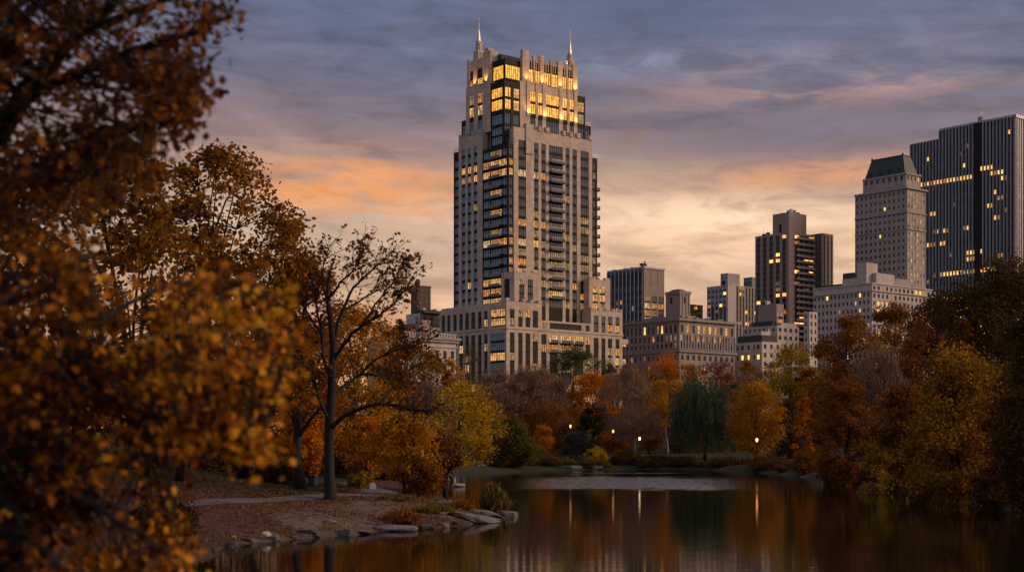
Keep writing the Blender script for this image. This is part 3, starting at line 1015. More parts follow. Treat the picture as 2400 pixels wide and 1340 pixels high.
    stack('L', o, B.y(1175, o), B.y(1150, o), .9, [z for z in z_fl if z < 108])
    stack('R', o + 2.2, xw + .01, B.x(1410.5, o), 1.4, [z for z in z_fl if z < 103 and z > 66])
    stack('R', 0, rb[5][0], rb[5][1], .6, [38.1, 41.6])
    stack('R', 0, rb[6][0], rb[6][1], .6, [38.1, 41.6])
    stack('R', 0, rb[7][0], rb[7][1], .6, [38.1, 41.6])
    # ledges on the far left edge
    mb = MB()
    for z in z_fl:
        mb.box(o + 1.5, o + 5, yw + .01, yw + .7, z - .2, z + .12, 'bronze')
    mb.build('ledge', root)
    # planting boxes, railings on the set-backs
    mb = MB()
    for (x0, x1_, y0, y1, z) in ((xs, xw, o + 1.1, o + 1.2, 112.5), (xw2, xv, 9.7, 9.8, 125.2)):
        for q in np.linspace(x0, x1_ - .1, 6):
            mb.box(q, q + .1, y0, y1, z, z + 1.1, 'steel')
        mb.box(x0, x1_, y0, y1, z + 1.1, z + 1.2, 'steel')
    for q in np.linspace(ys, yw - .1, 6):
        mb.box(o + 1.1, o + 1.2, q, q + .1, 114, 115.1, 'steel')
    mb.box(o + 1.1, o + 1.2, ys, yw, 115.1, 115.2, 'steel')
    mb.build('roof_railing', root)
    # --- the floodlights that wash the crown, each a small fixture with its own lamp
    fl = MB()
    fl.box(-.25, .25, -.2, .2, 0, .22, 'iron_black')
    fl.box(-.2, .2, -.15, .15, .22, .26, 'lit_crown')
    fproto = fl.build('floodlight', root)
    spots = [('R', (a, Y0 - 1.35, z0 + .62)) for a in (B.x(1232, Y0), B.x(1268.5, Y0), B.x(1311, Y0), B.x(1346, Y0))]
    spots += [('R', (a, 7.3, 124.4)) for a in (B.x(1238, 8.5), B.x(1275, 8.5), B.x(1314, 8.5), B.x(1348, 8.5))]
    spots += [('L', (X0 - .9, B.y(1142, X0), z0 + .6)), ('L', (X0 - .9, B.y(1115, X0), z0 + .6)), ('L', (X0 + 3.4, B.y(1121, X0), 147.0)), ('R', (B.x(1336, Y0), Y0 + 1.6, 147.2))]
    ld = bpy.data.lights.new('flood_lamp', 'SPOT')
    ld.energy, ld.color, ld.spot_size, ld.spot_blend, ld.shadow_soft_size = 900, (1, .47, .11), math.radians(110), 1, .25
    for i, (f, p) in enumerate(spots):
        ob = fproto if i == 0 else copy_tree(fproto, root)
        ob.location = p
        lo = bpy.data.objects.new('flood_lamp', ld)
        col.objects.link(lo)
        lo.parent = ob
        lo.location = (0, 0, .35)
        lo.rotation_euler = (math.radians(180 - (14 if f == 'R' else 0)), math.radians(0 if f == 'R' else -14), 0)


main_tower()


def office_navy():
    B = Bld('office_block', 'dark navy slab building with pale vertical ribs right behind the limestone tower', 1509.5, 700, seed=7)
    zt = B.z(628)
    xe, ye = B.x(1557), B.y(1424)
    B.core(0, xe, 0, ye, 5, zt, 'navy_panel')
    pit = 3.6

    def lc(r, i):
        n = 24 - r
        if 5 <= i <= 6 or i in (1, 2):
            return B.rng.choice(('lit_dim', 'lit_dim', None, None)) if r < 19 else None
        return 'lit_dim' if B.rng.random() < .05 else None
    rows = [(zt - 9.5 - pit * (20 - r), zt - 9.5 - pit * (20 - r) + 2.0) for r in range(20)] + [(zt - 8.2, zt - 1.4)]
    B.grid('L', 0, PD, ye, 5, zt, 9, .62, pit, .5, rows=rows, lit=lc, mat='navy_panel', span='navy_panel', glass='glass_dark', sd=.15)
    w = (ye - PD) / 9
    for i in range(10):
        B.wall.box(-.35, -.003, PD + i * w - .28, PD + i * w + .28, 5, zt, 'fin_metal')
    B.facade('R', 0, 0, xe, 5, zt - 9, [(.6 + q * xe / 3, xe / 3 - .5 + q * xe / 3) for q in range(3)],
             [(zt - 16 - pit * (17 - r), zt - 16 - pit * (17 - r) + 2.6) for r in range(18)],
             lambda r, i: ('lit_warm' if i == 0 and r < 17 else ('lit_dim' if r in (16, 12) else (B.rng.choice(('lit_dim', None, None))))), mat='tan_brick', span='roof_dark', glass='glass_grey')
    B.facade('R', 0, 0, xe, zt - 9, zt, [], [], mat='tan_brick')
    for q in (xe / 3, 2 * xe / 3):
        B.wall.box(q - .1, q + .1, -.08, -.003, zt - 8.6, zt - .4, 'brown_brick')
    B.wall.box(-.4, xe + .3, -.4, -.003, zt - .003, zt + .9, 'fin_metal')
    B.wall.box(-.4, -.003, 0, ye, zt - .003, zt + .9, 'fin_metal')
    r = B.finish()
    mb = MB()
    mb.box(1.2, 3.2, 1.5, 3.5, zt, zt + 1.6, 'roof_dark')
    mb.box(.2, 3.6, 1.6, 3.4, zt + 1.6, zt + 2.6, 'roof_dark')
    mb.tube([(3.0, 2.5, zt + 2.6), (3.0, 2.5, zt + 4.0)], [.35, .3], 'roof_dark')
    for q in (9, 14, 22):
        mb.box(1, 4, q, q + 1.5, zt, zt + 1.4, 'roof_dark')
    mb.build('roof_unit', r)


office_navy()


def stone_hotel():
    B = Bld('stone_apartment_house', 'long low grey stone apartment house with cornices and lit top floor right of the tower', 1592, 560, seed=9)
    zt = B.z(749)
    xe, ye = B.x(1722), B.y(1466)
    B.core(0, xe, 0, ye, 5, zt, 'grey_stone')
    rw = [(7 + 3.9 * k, 9.0 + 3.9 * k) for k in range(9)] + [(zt - 10.8, zt - 9.2), (zt - 8.1, zt - 5.9), (zt - 4.9, zt - 1.9)]

    def lr(r, i):
        if r == 11:
            return 'lit_warm' if i in (1, 3, 4, 5, 6, 8) or B.rng.random() < .35 else None
        if r == 10:
            return B.rng.choice(('lit_warm', 'lit_dim', 'lit_dim', None))
        return 'lit_warm' if B.rng.random() < .05 else None
    kw = dict(mat='grey_stone', span='grey_stone', glass='glass_dark', sd=.06, mull=1.6)
    B.grid('R', 0, 0, xe, 5, zt, 10, .46, 4, .5, rows=rw, lit=lr, **kw)
    B.grid('L', 0, PD, ye, 5, zt, 12, .44, 4, .5, rows=rw, lit=lambda r, i: ('lit_spot' if (r, i) in ((11, 3), (11, 7)) else ('lit_dim' if B.rng.random() < .07 else None)), **kw)
    for z, h, d in ((zt - .3, 1.0, 1.0), (zt - 12.6, .8, .7), (zt - 11.6, .35, .35), (zt - 22, .5, .4)):
        B.wall.box(-d, xe + d, -d, -.004, z, z + h, 'grey_stone')
        B.wall.box(-d, -.004, 0, ye, z, z + h, 'grey_stone')
    for i in range(21):
        B.wall.box(xe * i / 20 - .25, xe * i / 20 + .25, -.28, -.005, zt - 11.1, zt - 5.6, 'grey_stone')
    # top storey behind a dark attic, roof plant
    B.wall.box(6, 14, 4, 26, zt, zt + 2.4, 'grey_stone')
    r = B.finish()
    mb = MB()
    R2 = random.Random(5)
    for i in range(9):
        x, y = R2.uniform(2, xe - 3), R2.uniform(2, 6)
        mb.box(x, x + R2.uniform(1, 3), y, y + 2, zt, zt + R2.uniform(.8, 2.2), R2.choice(['roof_dark', 'grey_stone', 'roof_pale']))
    mb.build('roof_unit', r)
    # square lantern tower on the roof
    T = Bld('roof_tower', 'square tan tower with arched niches rising above the grey stone apartment house', 1593, 577, 'tower', seed=2)
    zb, z1 = zt - .5, T.z(683)
    xe, ye = T.x(1617), T.y(1560)
    T.core(0, xe, 0, ye, 5, z1, 'tan_brick')
    for f, a, b, n in (('R', 0, xe, 2), ('L', PD, ye, 1)):
        w = (b - a)
        bs = [(a + w * .30, a + w * .55)] if f == 'R' else [(a + w * .45, a + w * .66)]
        T.facade(f, 0, a, b, 5, z1, bs, [(zb + 1, zb + 3.6), (z1 - 4.6, z1 - 2.0)], mat='tan_brick', span='tan_brick', glass='glass_dark', sd=.02)
    for d, z in ((.45, z1 - .5), (.25, z1 - 1.1)):
        T.wall.box(-d, xe + d, -d, -.004, z, z + .8, 'tan_brick')
        T.wall.box(-d, -.004, 0, ye, z, z + .8, 'tan_brick')
    T.wall.frust((0, xe, 0, ye), (xe * .3, xe * .7, ye * .3, ye * .7), z1 + .001, z1 + 1.3, 'roof_dark')
    for q in (0, .26, .6, .86):
        T.wall.box(xe * q, xe * q + .7, -.22, -.005, zb, z1 - 1.2, 'tan_brick')
    T.finish()


stone_hotel()


def glow_block():
    B = Bld('glass_block', 'small amber glass block mirroring the sunset beside the square tan tower', 1610, 800, seed=3)
    zt, xe, ye = B.z(712), B.x(1647), B.y(1600)
    B.core(0, xe, 0, ye, 5, zt, 'brown_brick')
    B.facade('R', 0, 0, xe, 5, zt, [(.4 + i * xe / 4, xe / 4 + .25 + i * xe / 4) for i in range(4)], [(zt - 3.5 * (k + 1), zt - 3.5 * k - .4) for k in range(20, -1, -1)], mat='brown_brick', span='brown_brick', glass='glass_sunset', wd=.2, sd=.1)
    B.facade('L', 0, PD, ye, 5, zt, [], [], mat='brown_brick')
    B.finish()


glow_block()


def blue_apartment():
    B = Bld('glass_apartment', 'blue glass sided block with a plain stone corner left of the brown high rise', 1706, 800, seed=6)
    zt = B.z(667)
    ye, xe = B.y(1657), B.x(1774)
    B.core(0, xe, 0, ye, 5, zt, 'pale_stone')
    rows = [(zt - 2.2 - 3.3 * k, zt - .5 - 3.3 * k) for k in range(26, -1, -1)]

    def ll(r, i):
        return 'lit_spot' if (r, i) in ((25, 0), (23, 1), (17, 1), (14, 1)) else ('lit_dim' if B.rng.random() < .06 else None)
    B.grid('L', 0, PD, ye, 5, zt, 5, .74, 3, .5, rows=rows, lit=ll, mat='pale_stone', span='navy_panel', glass='glass_blue', sd=.1)
    xs = xe * .27
    B.facade('R', 0, 0, xs, 5, zt, [], [], mat='pale_stone')

    def lr(r, i):
        return 'lit_spot' if (r, i) in ((25, 1), (22, 3), (20, 3), (20, 4), (20, 5), (16, 1), (12, 1), (22, 6)) else ('lit_dim' if B.rng.random() < .10 else None)
    B.grid('R', 0, xs, xe, 5, zt, 7, .6, 3, .5, rows=rows, lit=lr, mat='hotel_stone', span='roof_dark', glass='glass_dark')
    zp = B.z(639)
    x1, y1 = B.x(1737), B.y(1685)
    B.core(1, x1, 1, y1 * .95, zt, zp, 'hotel_stone')
    B.facade('L', 1, 1 + PD, y1 * .95, zt, zp, [(3, 5.5)], [(zt + 2.5, zt + 5)], mat='hotel_stone')
    B.facade('R', 1, 1, x1, zt, zp, [], [], mat='hotel_stone')
    B.finish()
    B = Bld('glass_block', 'narrow dark blue glass block peeking out left of the brown high rise', 1762, 860, seed=8)
    zt, xe, ye = B.z(649), B.x(1790), B.y(1743)
    B.core(0, xe, 0, ye, 5, zt, 'navy_panel')
    B.grid('L', 0, PD, ye, 5, zt, 4, .7, 3.5, .5, .02, glass='glass_blue', mat='navy_panel', span='navy_panel')
    B.facade('R', 0, 0, xe, 5, zt, [], [], mat='navy_panel')
    B.finish()


blue_apartment()


def high_rise():
    B = Bld('high_rise', 'brown high rise flats with rows of dark balconies and a blank block on its roof', 1849, 720, seed=12)
    zt = B.z(543)
    xe, ye = B.x(1907), B.y(1770)
    B.core(0, xe, 0, ye, 5, zt, 'tan_brick')
    rows = [(zt - 2.9 - 2.95 * k, zt - 1.2 - 2.95 * k) for k in range(34, -1, -1)]
    spotL = {(31, 3), (30, 2), (24, 3), (24, 4), (23, 0), (17, 4), (17, 3), (34, 4), (30, 3)}
    spotR = {(34, 0), (34, 3), (30, 2), (30, 3), (28, 3), (28, 0), (19, 0), (21, 3), (20, 2)}
    B.grid('L', 0, PD, ye, 5, zt, 5, .58, 3, .5, rows=rows, lit=lambda r, i: 'lit_spot' if (r, 4 - i) in spotL else (B.rng.choice(('lit_dim', 'lit_dim', 'lit_spot')) if B.rng.random() < .09 else None), mat='tan_brick', span='brown_brick', glass='glass_dark')
    B.facade('R', 0, 0, xe * .22, 5, zt, [], [], mat='tan_brick')
    B.grid('R', 0, xe * .22, xe, 5, zt, 4, .86, 3, .55, rows=rows, lit=lambda r, i: 'lit_spot' if (r, i) in spotR else (B.rng.choice(('lit_dim', 'lit_warm', 'lit_spot')) if B.rng.random() < .16 else None), mat='tan_brick', span='roof_dark', glass='glass_dark')
    zp = B.z(497)
    x1, y1 = B.x(1890), B.y(1811)
    B.core(0, x1, 0, y1, zt, zp, 'tan_brick')
    B.facade('L', 0, PD, y1, zt, zp, [(y1 * .45, y1 * .6)], [(zp - 5.5, zp - 4.2)], mat='tan_brick')
    B.facade('R', 0, 0, x1, zt, zp, [], [], mat='tan_brick')
    r = B.finish()
    roof_clutter(r, zp, 1, x1 - 1, 1, y1 - 1, 7, 8)
    roof_clutter(r, zt, 1, xe - 1, y1 + 1, ye - 1, 9, 9)
    sb, rb_ = MB(), MB()
    sb.box(xe * .24, xe * .985, -1.3, -.003, -.15, .05, 'tan_brick')
    rb_.box(xe * .24, xe * .985, -1.3, -1.2, .05, 1.0, 'tan_brick')
    proto = None
    for k in range(28):
        if proto is None:
            proto = sb.build('balcony', r)
            rb_.build('railing', proto)
            ob = proto
        else:
            ob = copy_tree(proto, r)
        ob.location = (0, 0, zt - 3.1 - 2.95 * k)
    B = Bld('high_rise', 'darker brown wing of flats standing just behind the balconied high rise', 1928, 752, seed=13)
    zt, xe, ye = B.z(546), B.x(1953), B.y(1896)
    B.core(0, xe, 0, ye, 5, zt, 'tan_brick')
    B.grid('L', 0, PD, ye, 5, zt, 4, .6, 2.95, .55, .02, mat='brown_brick', span='roof_dark', glass='glass_dark')
    B.grid('R', 0, 0, xe, 5, zt, 3, .5, 2.95, .55, .03, lit=lambda r, i: 'lit_spot' if (i == 1 and r > 38) else None, mat='tan_brick', span='roof_dark', glass='glass_dark')
    B.finish()


high_rise()


def low_white():
    B = Bld('terraced_apartment', 'pale stepped apartment building with dark terrace awnings below the brown high rise', 1822, 640, seed=21)
    zt, xe, ye = B.z(762), B.x(1872), B.y(1742)
    kw = dict(mat='pale_stone', span='pale_stone', glass='glass_dark', sd=.05)
    B.core(0, xe, 0, ye, 5, zt, 'pale_stone')
    B.grid('L', 0, PD, ye, 5, zt, 7, .42, 3.6, .5, .06, ('lit_dim',), **kw)
    B.grid('R', 0, 0, xe, 5, zt, 4, .5, 3.6, .5, .08, ('lit_warm',), **kw)
    za = B.z(710)
    x1, y0, y1 = xe * .5, 2.5, B.y(1768)
    B.core(2.5, x1, y0, y1, zt, za, 'tan_brick')
    B.facade('L', 2.5, y0 + PD, y1, zt, za, [], [], mat='tan_brick')
    B.facade('R', y0, 2.5, x1, zt, za, [(3.6, x1 - .6)], [(zt + 1, zt + 3.2), (zt + 4.4, zt + 6.4)], lambda r, i: 'lit_dim', mat='tan_brick')
    B.wall.box(.2, 2.4, 3, ye * .7, zt, zt + 2.2, 'roof_dark')
    B.wall.box(3, xe - 1, .3, 2.4, zt, zt + 1.4, 'pale_stone')
    r = B.finish()
    roof_clutter(r, zt, 1, xe - 1, y1 + .5, ye - 1, 10, 12)
    roof_clutter(r, za, 3, x1, y0 + 1, y1, 5, 13)
    B = Bld('town_house', 'low pale house with three glowing ground windows and a dark roof above the maroon trees', 1786, 585, seed=22)
    zt, xe, ye = B.z(800), B.x(1830), B.y(1722)
    B.core(0, xe, 0, ye, 5, zt, 'white_stone')
    hot = {(0, 1), (0, 4), (0, 5)}
    zb = B.z(841)
    B.facade('L', 0, PD, ye, 5, zt, ly_(B, (1774, 1780), (1766, 1769), (1752, 1757), (1737, 1743), (1727, 1731)), [(zb, zb + 1.9), (zt - 3.0, zt - 1.2)],
             lambda r, i: 'lit_spot' if r == 0 and i in (0, 2, 3) else None, mat='white_stone', span='white_stone', glass='glass_dark', sd=.04)
    B.grid('R', 0, 0, xe, 5, zt, 3, .4, 3.6, .5, .1, mat='white_stone', span='white_stone', glass='glass_dark', sd=.04)
    B.wall.box(1, xe - 1, 1, ye - 1, zt, zt + 2.8, 'roof_dark')
    B.wall.box(3, xe - 3, 3, ye * .6, zt + 2.8, zt + 4.6, 'pale_stone')
    B.finish()


def ly_(B, *pp):
    return [(B.y(b), B.y(a)) for a, b in pp]


low_white()


def pale_hotel():
    B = Bld('grand_hotel', 'broad pale hotel with many small windows in front of the green roofed tower', 2044, 650, seed=31)
    zt, xe, ye = B.z(664), B.x(2190), B.y(1906)
    kw = dict(mat='pale_stone', span='pale_stone', glass='glass_dark', sd=.05)
    B.core(0, xe, 0, ye, 5, zt, 'pale_stone')
    B.grid('L', 0, PD, ye, 5, zt, 14, .46, 3.5, .5, .03, ('lit_warm',), head=4, lit=lambda r, i: 'lit_spot' if (r, i) in ((10, 5), (8, 9), (9, 9)) else (B.rng.choice(('lit_dim', 'lit_dim', 'lit_warm', 'lit_spot')) if B.rng.random() < .10 else None), **kw)
    B.grid('R', 0, 0, xe, 5, zt, 15, .5, 3.5, .5, .12, head=1, lit=lambda r, i: 'lit_spot' if (r, i) in ((17, 1), (17, 2), (17, 3), (15, 3), (15, 2), (13, 1), (12, 1), (16, 13), (16, 12), (16, 11)) else (B.rng.choice(('lit_warm', 'lit_spot', 'lit_dim')) if B.rng.random() < .17 else None), **kw)
    for d, z in ((.6, zt - 3.4), (.4, zt - .2)):
        B.wall.box(-d, xe + d, -d, -.004, z, z + .6, 'pale_stone')
        B.wall.box(-d, -.004, 0, ye, z, z + .6, 'pale_stone')
    # stepped blocks on its roof
    for (a, b, c, d, h, n) in ((1.5, 10, B.y(2026), B.y(2004), B.z(612) - zt, 'pale_stone'), (2, 16, B.y(2004), B.y(1968), 3.6, 'pale_stone'), (3, 14, B.y(1990), B.y(1966), 6.4, 'roof_dark'),
                               (6, 20, 2, B.y(2026), 5.5, 'pale_stone'), (22, 34, 3, 12, 4.2, 'hotel_stone'), (3, 9, B.y(1960), ye - 2, 1.7, 'roof_dark')):
        B.wall.box(a, b, c, d, zt + .0, zt + h, n)
    r = B.finish()
    roof_clutter(r, zt, 4, xe - 2, 3, 14, 16, 3, True)
    roof_clutter(r, zt, 2, 12, B.y(1995), ye - 2, 12, 4)
    # lower wing on the left
    B = Bld('apartment_house', 'narrow pale house with a column of dark windows left of the broad pale hotel', 1897, 630, seed=32)
    zt, xe, ye = B.z(730), B.x(1916), B.y(1884)
    B.core(0, xe, 0, ye, 5, zt, 'white_stone')
    B.grid('L', 0, PD, ye, 5, zt, 1, .4, 3.4, .55, .0, mat='white_stone', span='white_stone', glass='glass_dark')
    B.grid('R', 0, 0, xe, 5, zt, 2, .45, 3.4, .55, .05, mat='white_stone', span='white_stone', glass='glass_dark')
    B.finish()


pale_hotel()


def green_roof_tower():
    B = Bld('hotel_tower', 'grey stone hotel tower with a steep green copper mansard roof', 2126.5, 720, 'tower', seed=41)
    zt = B.z(440)
    xe, ye = B.x(2169), B.y(2004)
    B.core(0, xe, 0, ye, 5, zt, 'hotel_stone')
    rows = [(zt - 3.0 - 3.45 * k, zt - 1.4 - 3.45 * k) for k in range(38, -1, -1)]
    hotL = {(36, 4), (32, 5), (24, 7), (24, 6), (20, 6), (20, 2)}
    B.grid('L', 0, PD, ye, 5, zt, 11, .36, 3, .5, rows=rows, lit=lambda r, i: 'lit_spot' if (r, i) in hotL else ('lit_dim' if B.rng.random() < .02 else None), mat='hotel_stone', span='hotel_stone', glass='glass_dark', sd=.05)
    B.grid('R', 0, 0, xe, 5, zt, 6, .44, 3, .5, rows=rows, lit=lambda r, i: B.rng.choice(('lit_dim', 'lit_warm', 'lit_dim', None)) if r > 14 else None, mat='hotel_stone', span='hotel_stone', glass='glass_grey', sd=.05)
    for z, d, h in ((zt - .4, 1.0, .9), (zt - 12.5, .6, .6), (zt - 21, .5, .5)):
        B.wall.box(-d, xe + d, -d, -.004, z, z + h, 'hotel_stone')
        B.wall.box(-d, -.004, 0, ye, z, z + h, 'hotel_stone')
    z2 = B.z(404)
    i0, j1 = 2.0, ye - 3.5
    B.core(i0, xe - 1.5, i0, j1, zt, z2, 'hotel_stone')
    B.grid('L', i0, i0 + PD, j1, zt, z2, 7, .4, 3.6, .6, 0, head=.8, lit=lambda r, i: 'lit_spot' if (r, i) == (1, 1) else None, mat='hotel_stone', span='hotel_stone', glass='glass_dark', sd=.05)
    B.grid('R', i0, i0, xe - 1.5, zt, z2, 4, .4, 3.6, .6, .2, head=.8, mat='hotel_stone', span='hotel_stone', glass='glass_dark', sd=.05)
    B.wall.box(i0 - .5, xe - 1, i0 - .5, i0 - .004, z2 - .3, z2 + .5, 'hotel_stone')
    B.wall.box(i0 - .5, i0 - .004, i0, j1, z2 - .3, z2 + .5, 'hotel_stone')
    r = B.finish()
    z3 = B.z(357)
    mb = MB()
    x0, x1, y0, y1 = i0 + .5, xe - 2, i0 + 1, j1 - .5
    mb.frust((x0, x1, y0, y1), (x0 + 2.6, x1 - 2.4, y0 + 3.0, y1 - 2.6), z2 + .01, z3, 'copper_green')
    mb.box(x0 + 2.4, x1 - 2.2, y0 + 2.8, y1 - 2.4, z3, z3 + .5, 'copper_green')
    for q in (y0 + 3.1, y1 - 3.2):
        mb.box(x0 + 2.6, x0 + 3.2, q, q + .7, z3 + .5, z3 + 1.4, 'copper_green')
    for q in np.linspace(y0 + 4, y1 - 4, 4):
        mb.box(x0 + .1, x0 + 1.6, q, q + 1.2, z2 + 1.2, z2 + 3.6, 'copper_green')
    mb.build('mansard_roof', r)


green_roof_tower()


def fin_tower():
    B = Bld('office_tower', 'dark glass office tower with close white vertical fins and rows of lit floors', 2381, 900, 'tower', seed=51)
    zt, zl = B.z(271), B.z(275)
    xe, ye, yn = B.x(2470), B.y(2134), B.y(2203)
    zl = zt - 5.5
    B.core(0, xe, 0, yn, 5, zt, 'bronze')
    B.core(0, xe * .9, yn - PD, ye, 5, zl, 'bronze')
    n = 31
    w = (ye - PD) / n
    pit = 4.1
    nr = 46
    hot = {}
    R3 = random.Random(77)
    # (row from the top, first bay from the corner, last bay, chance)
    for r, a, b, p in ((6, 6, 9, 1), (7, 3, 6, 1), (8, 2, 3, .9), (7, 12, 30, .72), (11, 3, 4, 1), (14, 4, 5, .9), (15, 13, 24, .25), (19, 9, 13, .9), (20, 3, 4, 1), (20, 10, 13, .6),
                       (22, 5, 14, .8), (22, 15, 22, .75), (23, 24, 30, .6), (24, 26, 30, 1), (25, 3, 4, .9), (26, 14, 20, .9), (28, 19, 22, .8), (28, 13, 16, .9), (29, 14, 18, .7), (32, 25, 30, .7), (32, 0, 3, 1), (32, 6, 8, .5),
                       (37, 15, 18, .8), (39, 25, 27, 1), (40, 14, 22, .9), (10, 5, 5, 1), (17, 20, 21, 1), (17, 24, 25, 1), (34, 8, 9, 1), (12, 22, 24, .6), (41, 25, 27, 1), (42, 20, 24, .8), (40, 9, 10, .9)):
        for i in range(a, b + 1):
            if R3.random() < min(1, p * 1.25):
                hot[(nr - 1 - r, i)] = R3.choice(('lit_spot', 'lit_spot', 'lit_spot', 'lit_warm'))
    for q in range(40):                        # odd rooms left on
        hot.setdefault((R3.randrange(nr), R3.randrange(n)), R3.choice(('lit_dim', 'lit_warm', 'lit_spot')))
    rows = [(zt - 4 - pit * (nr - r) + 1.5, zt - 4 - pit * (nr - r - 1)) for r in range(nr)]
    rowl = [q for q in rows if q[1] < zl - 2]
    ni = int(round((yn - PD) / w))
    kw = dict(mat='fin_metal', span='bronze', glass='glass_dark', sd=.42, wd=.45, top='bronze')
    bay = [(PD + (i + .2) * w, PD + (i + .8) * w) for i in range(n)]
    lit = lambda r, i: hot.get((r, i))
    B.facade('L', 0, PD, PD + ni * w, 5, zt, bay[:ni], rows, lit, **kw)
    B.facade('L', 0, PD + ni * w, ye, 5, zl, bay[ni:], rowl, lambda r, i: hot.get((r, i + ni)), **kw)
    nx = int(xe / w)
    B.facade('R', 0, 0, xe, 5, zt, [((i + .2) * xe / nx, (i + .8) * xe / nx) for i in range(nx)], rows, lambda r, i: 'lit_warm' if (r, i) in ((20, 1), (20, 2), (34, 1)) else None, **kw)
    for i in range(n + 1):
        c = PD + i * w
        B.wall.box(-.75, -.003, c - .22, c + .22, 5, (zt if i <= ni else zl), 'fin_metal')
    c = PD + 10.5 * w
    B.wall.box(-.9, -.76, c - w * .9, c + w * .9, 5, zt, 'bronze')
    B.wall.box(-.6, xe, -.6, -.003, zt - 1.2, zt + .8, 'fin_metal')
    B.wall.box(-.8, -.003, 0, yn, zt + .002, zt + .8, 'fin_metal')
    r = B.finish()
    mb = MB()
    c = PD + 10.5 * w
    mb.box(3, 6, c - 1, c + 2, zt, zt + 4.5, 'tan_brick')
    mb.tube([(4.5, c, zt + 4.5), (4.5, c, zt + 9)], [.3, .1], 'steel')
    mb.build('roof_unit', r)


fin_tower()


def left_roofs():
    B = Bld('brick_tower_block', 'small plain brown brick block with a chimney left of the limestone tower', 978, 900, seed=61)
    zt, xe, ye = B.z(670), B.x(1009.5), B.y(963)
    B.core(0, xe, 0, ye, 5, zt, 'brown_brick')
    B.grid('R', 0, 0, xe, 5, zt, 3, .18, 3.6, .4, 0, head=3, mat='brown_brick', span='brown_brick', glass='glass_dark', sd=.04)
    B.facade('L', 0, PD, ye, 5, zt, [], [], mat='brown_brick')
    B.wall.box(-.15, xe + .2, -.2, -.003, zt - .7, zt + .5, 'brown_brick')
    r = B.finish()
    mb = MB()
    mb.box(.2, 2.4, .4, 3, zt, zt + 3.4, 'brown_brick')
    mb.box(.6, 1.8, .8, 2.2, zt + 3.4, zt + 4.6, 'roof_dark')
    mb.build('chimney', r)
    B = Bld('roof_terrace_house', 'dark house with cluttered roof terraces and awnings left of the limestone tower', 985, 560, seed=62)
    zt, xe, ye = B.z(756), B.x(1046), B.y(940)
    B.core(0, xe, 0, ye, 5, zt, 'brown_brick')
    B.grid('R', 0, 0, xe, 5, zt, 5, .45, 3.6, .5, .05, head=2.6, mat='white_stone', span='tan_brick', glass='glass_dark')
    B.grid('L', 0, PD, ye, 5, zt, 4, .4, 3.6, .5, .0, head=2.6, mat='tan_brick', span='tan_brick', glass='glass_dark')
    B.core(2.5, xe, 2.5, ye, zt, zt + 4.2, 'brown_brick')
    B.facade('R', 2.5, 2.5, xe, zt, zt + 4.2, [(3.2, 5), (6, 8.4)], [(zt + .6, zt + 2.8)], mat='brown_brick')
    B.facade('L', 2.5, 2.5 + PD, ye, zt, zt + 4.2, [(4.5, 6.5)], [(zt + .6, zt + 2.8)], mat='white_stone')
    r = B.finish()
    mb = MB()
    mb.box(5.5, xe, -.9, -.01, zt - 1.0, zt + 2.0, 'roof_dark')
    mb.box(.5, 5, -.3, -.01, zt + .003, zt + 1.1, 'white_stone')
    mb.frust((3, xe - 1, 1.0, 4.2), (3, xe - 1, 2.3, 4.2), zt + 4.22, zt + 5.4, 'roof_dark')
    R2 = random.Random(4)
    for i in range(14):
        x, y = R2.uniform(3, xe - 2), R2.uniform(3.2, 9)
        mb.box(x, x + R2.uniform(.6, 2.2), y, y + 1.5, zt + 4.2, zt + 4.2 + R2.uniform(.6, 2.6), R2.choice(['roof_dark', 'white_stone', 'tan_brick', 'navy_panel', 'roof_pale']))
    mb.build('roof_terrace', r)
    B = Bld('stone_mansion', 'low white stone mansion with a heavy cornice behind the left hand trees', 905, 425, seed=63)
    zt, xe, ye = B.z(788), B.x(1069), B.y(860)
    B.core(0, xe, 0, ye, 5, zt, 'white_stone')
    B.grid('R', 0, 0, xe, 5, zt, 9, .42, 4.2, .58, .03, head=3.4, mat='white_stone', span='white_stone', glass='glass_dark', sd=.05)
    B.facade('L', 0, PD, ye, 5, zt, [], [], mat='white_stone')
    for z, d, h in ((zt - .1, 1.2, .7), (zt - .8, .7, .7), (zt - 2.4, .3, .4)):
        B.wall.box(-.2, xe + d, -d, -.004, z, z + h, 'hotel_stone' if d > 1 else 'white_stone')
    r = B.finish()
    mb = MB()
    for i in range(26):
        mb.box(xe * i / 26, xe * i / 26 + .45, -.6, -.2, zt + .61, zt + 1.6, 'white_stone')
    mb.box(0, xe, -.62, -.18, zt + 1.6, zt + 1.85, 'white_stone')
    for i in range(8):
        x = R2.uniform(1, xe - 3)
        mb.box(x, x + R2.uniform(.8, 2), 2 + i * .2, 4 + i * .2, zt, zt + R2.uniform(1.5, 3.2), R2.choice(['white_stone', 'roof_pale', 'tan_brick']))
    mb.build('balustrade', r)


left_roofs()
# ------------------------------------------------------------------ trees and shrubs
def bezier(a, b, bow, n=6):
    t = np.linspace(0, 1, n)[:, None]
    m = (a + b) / 2 + bow
    return (1 - t) ** 2 * a + 2 * t * (1 - t) * m + t ** 2 * b


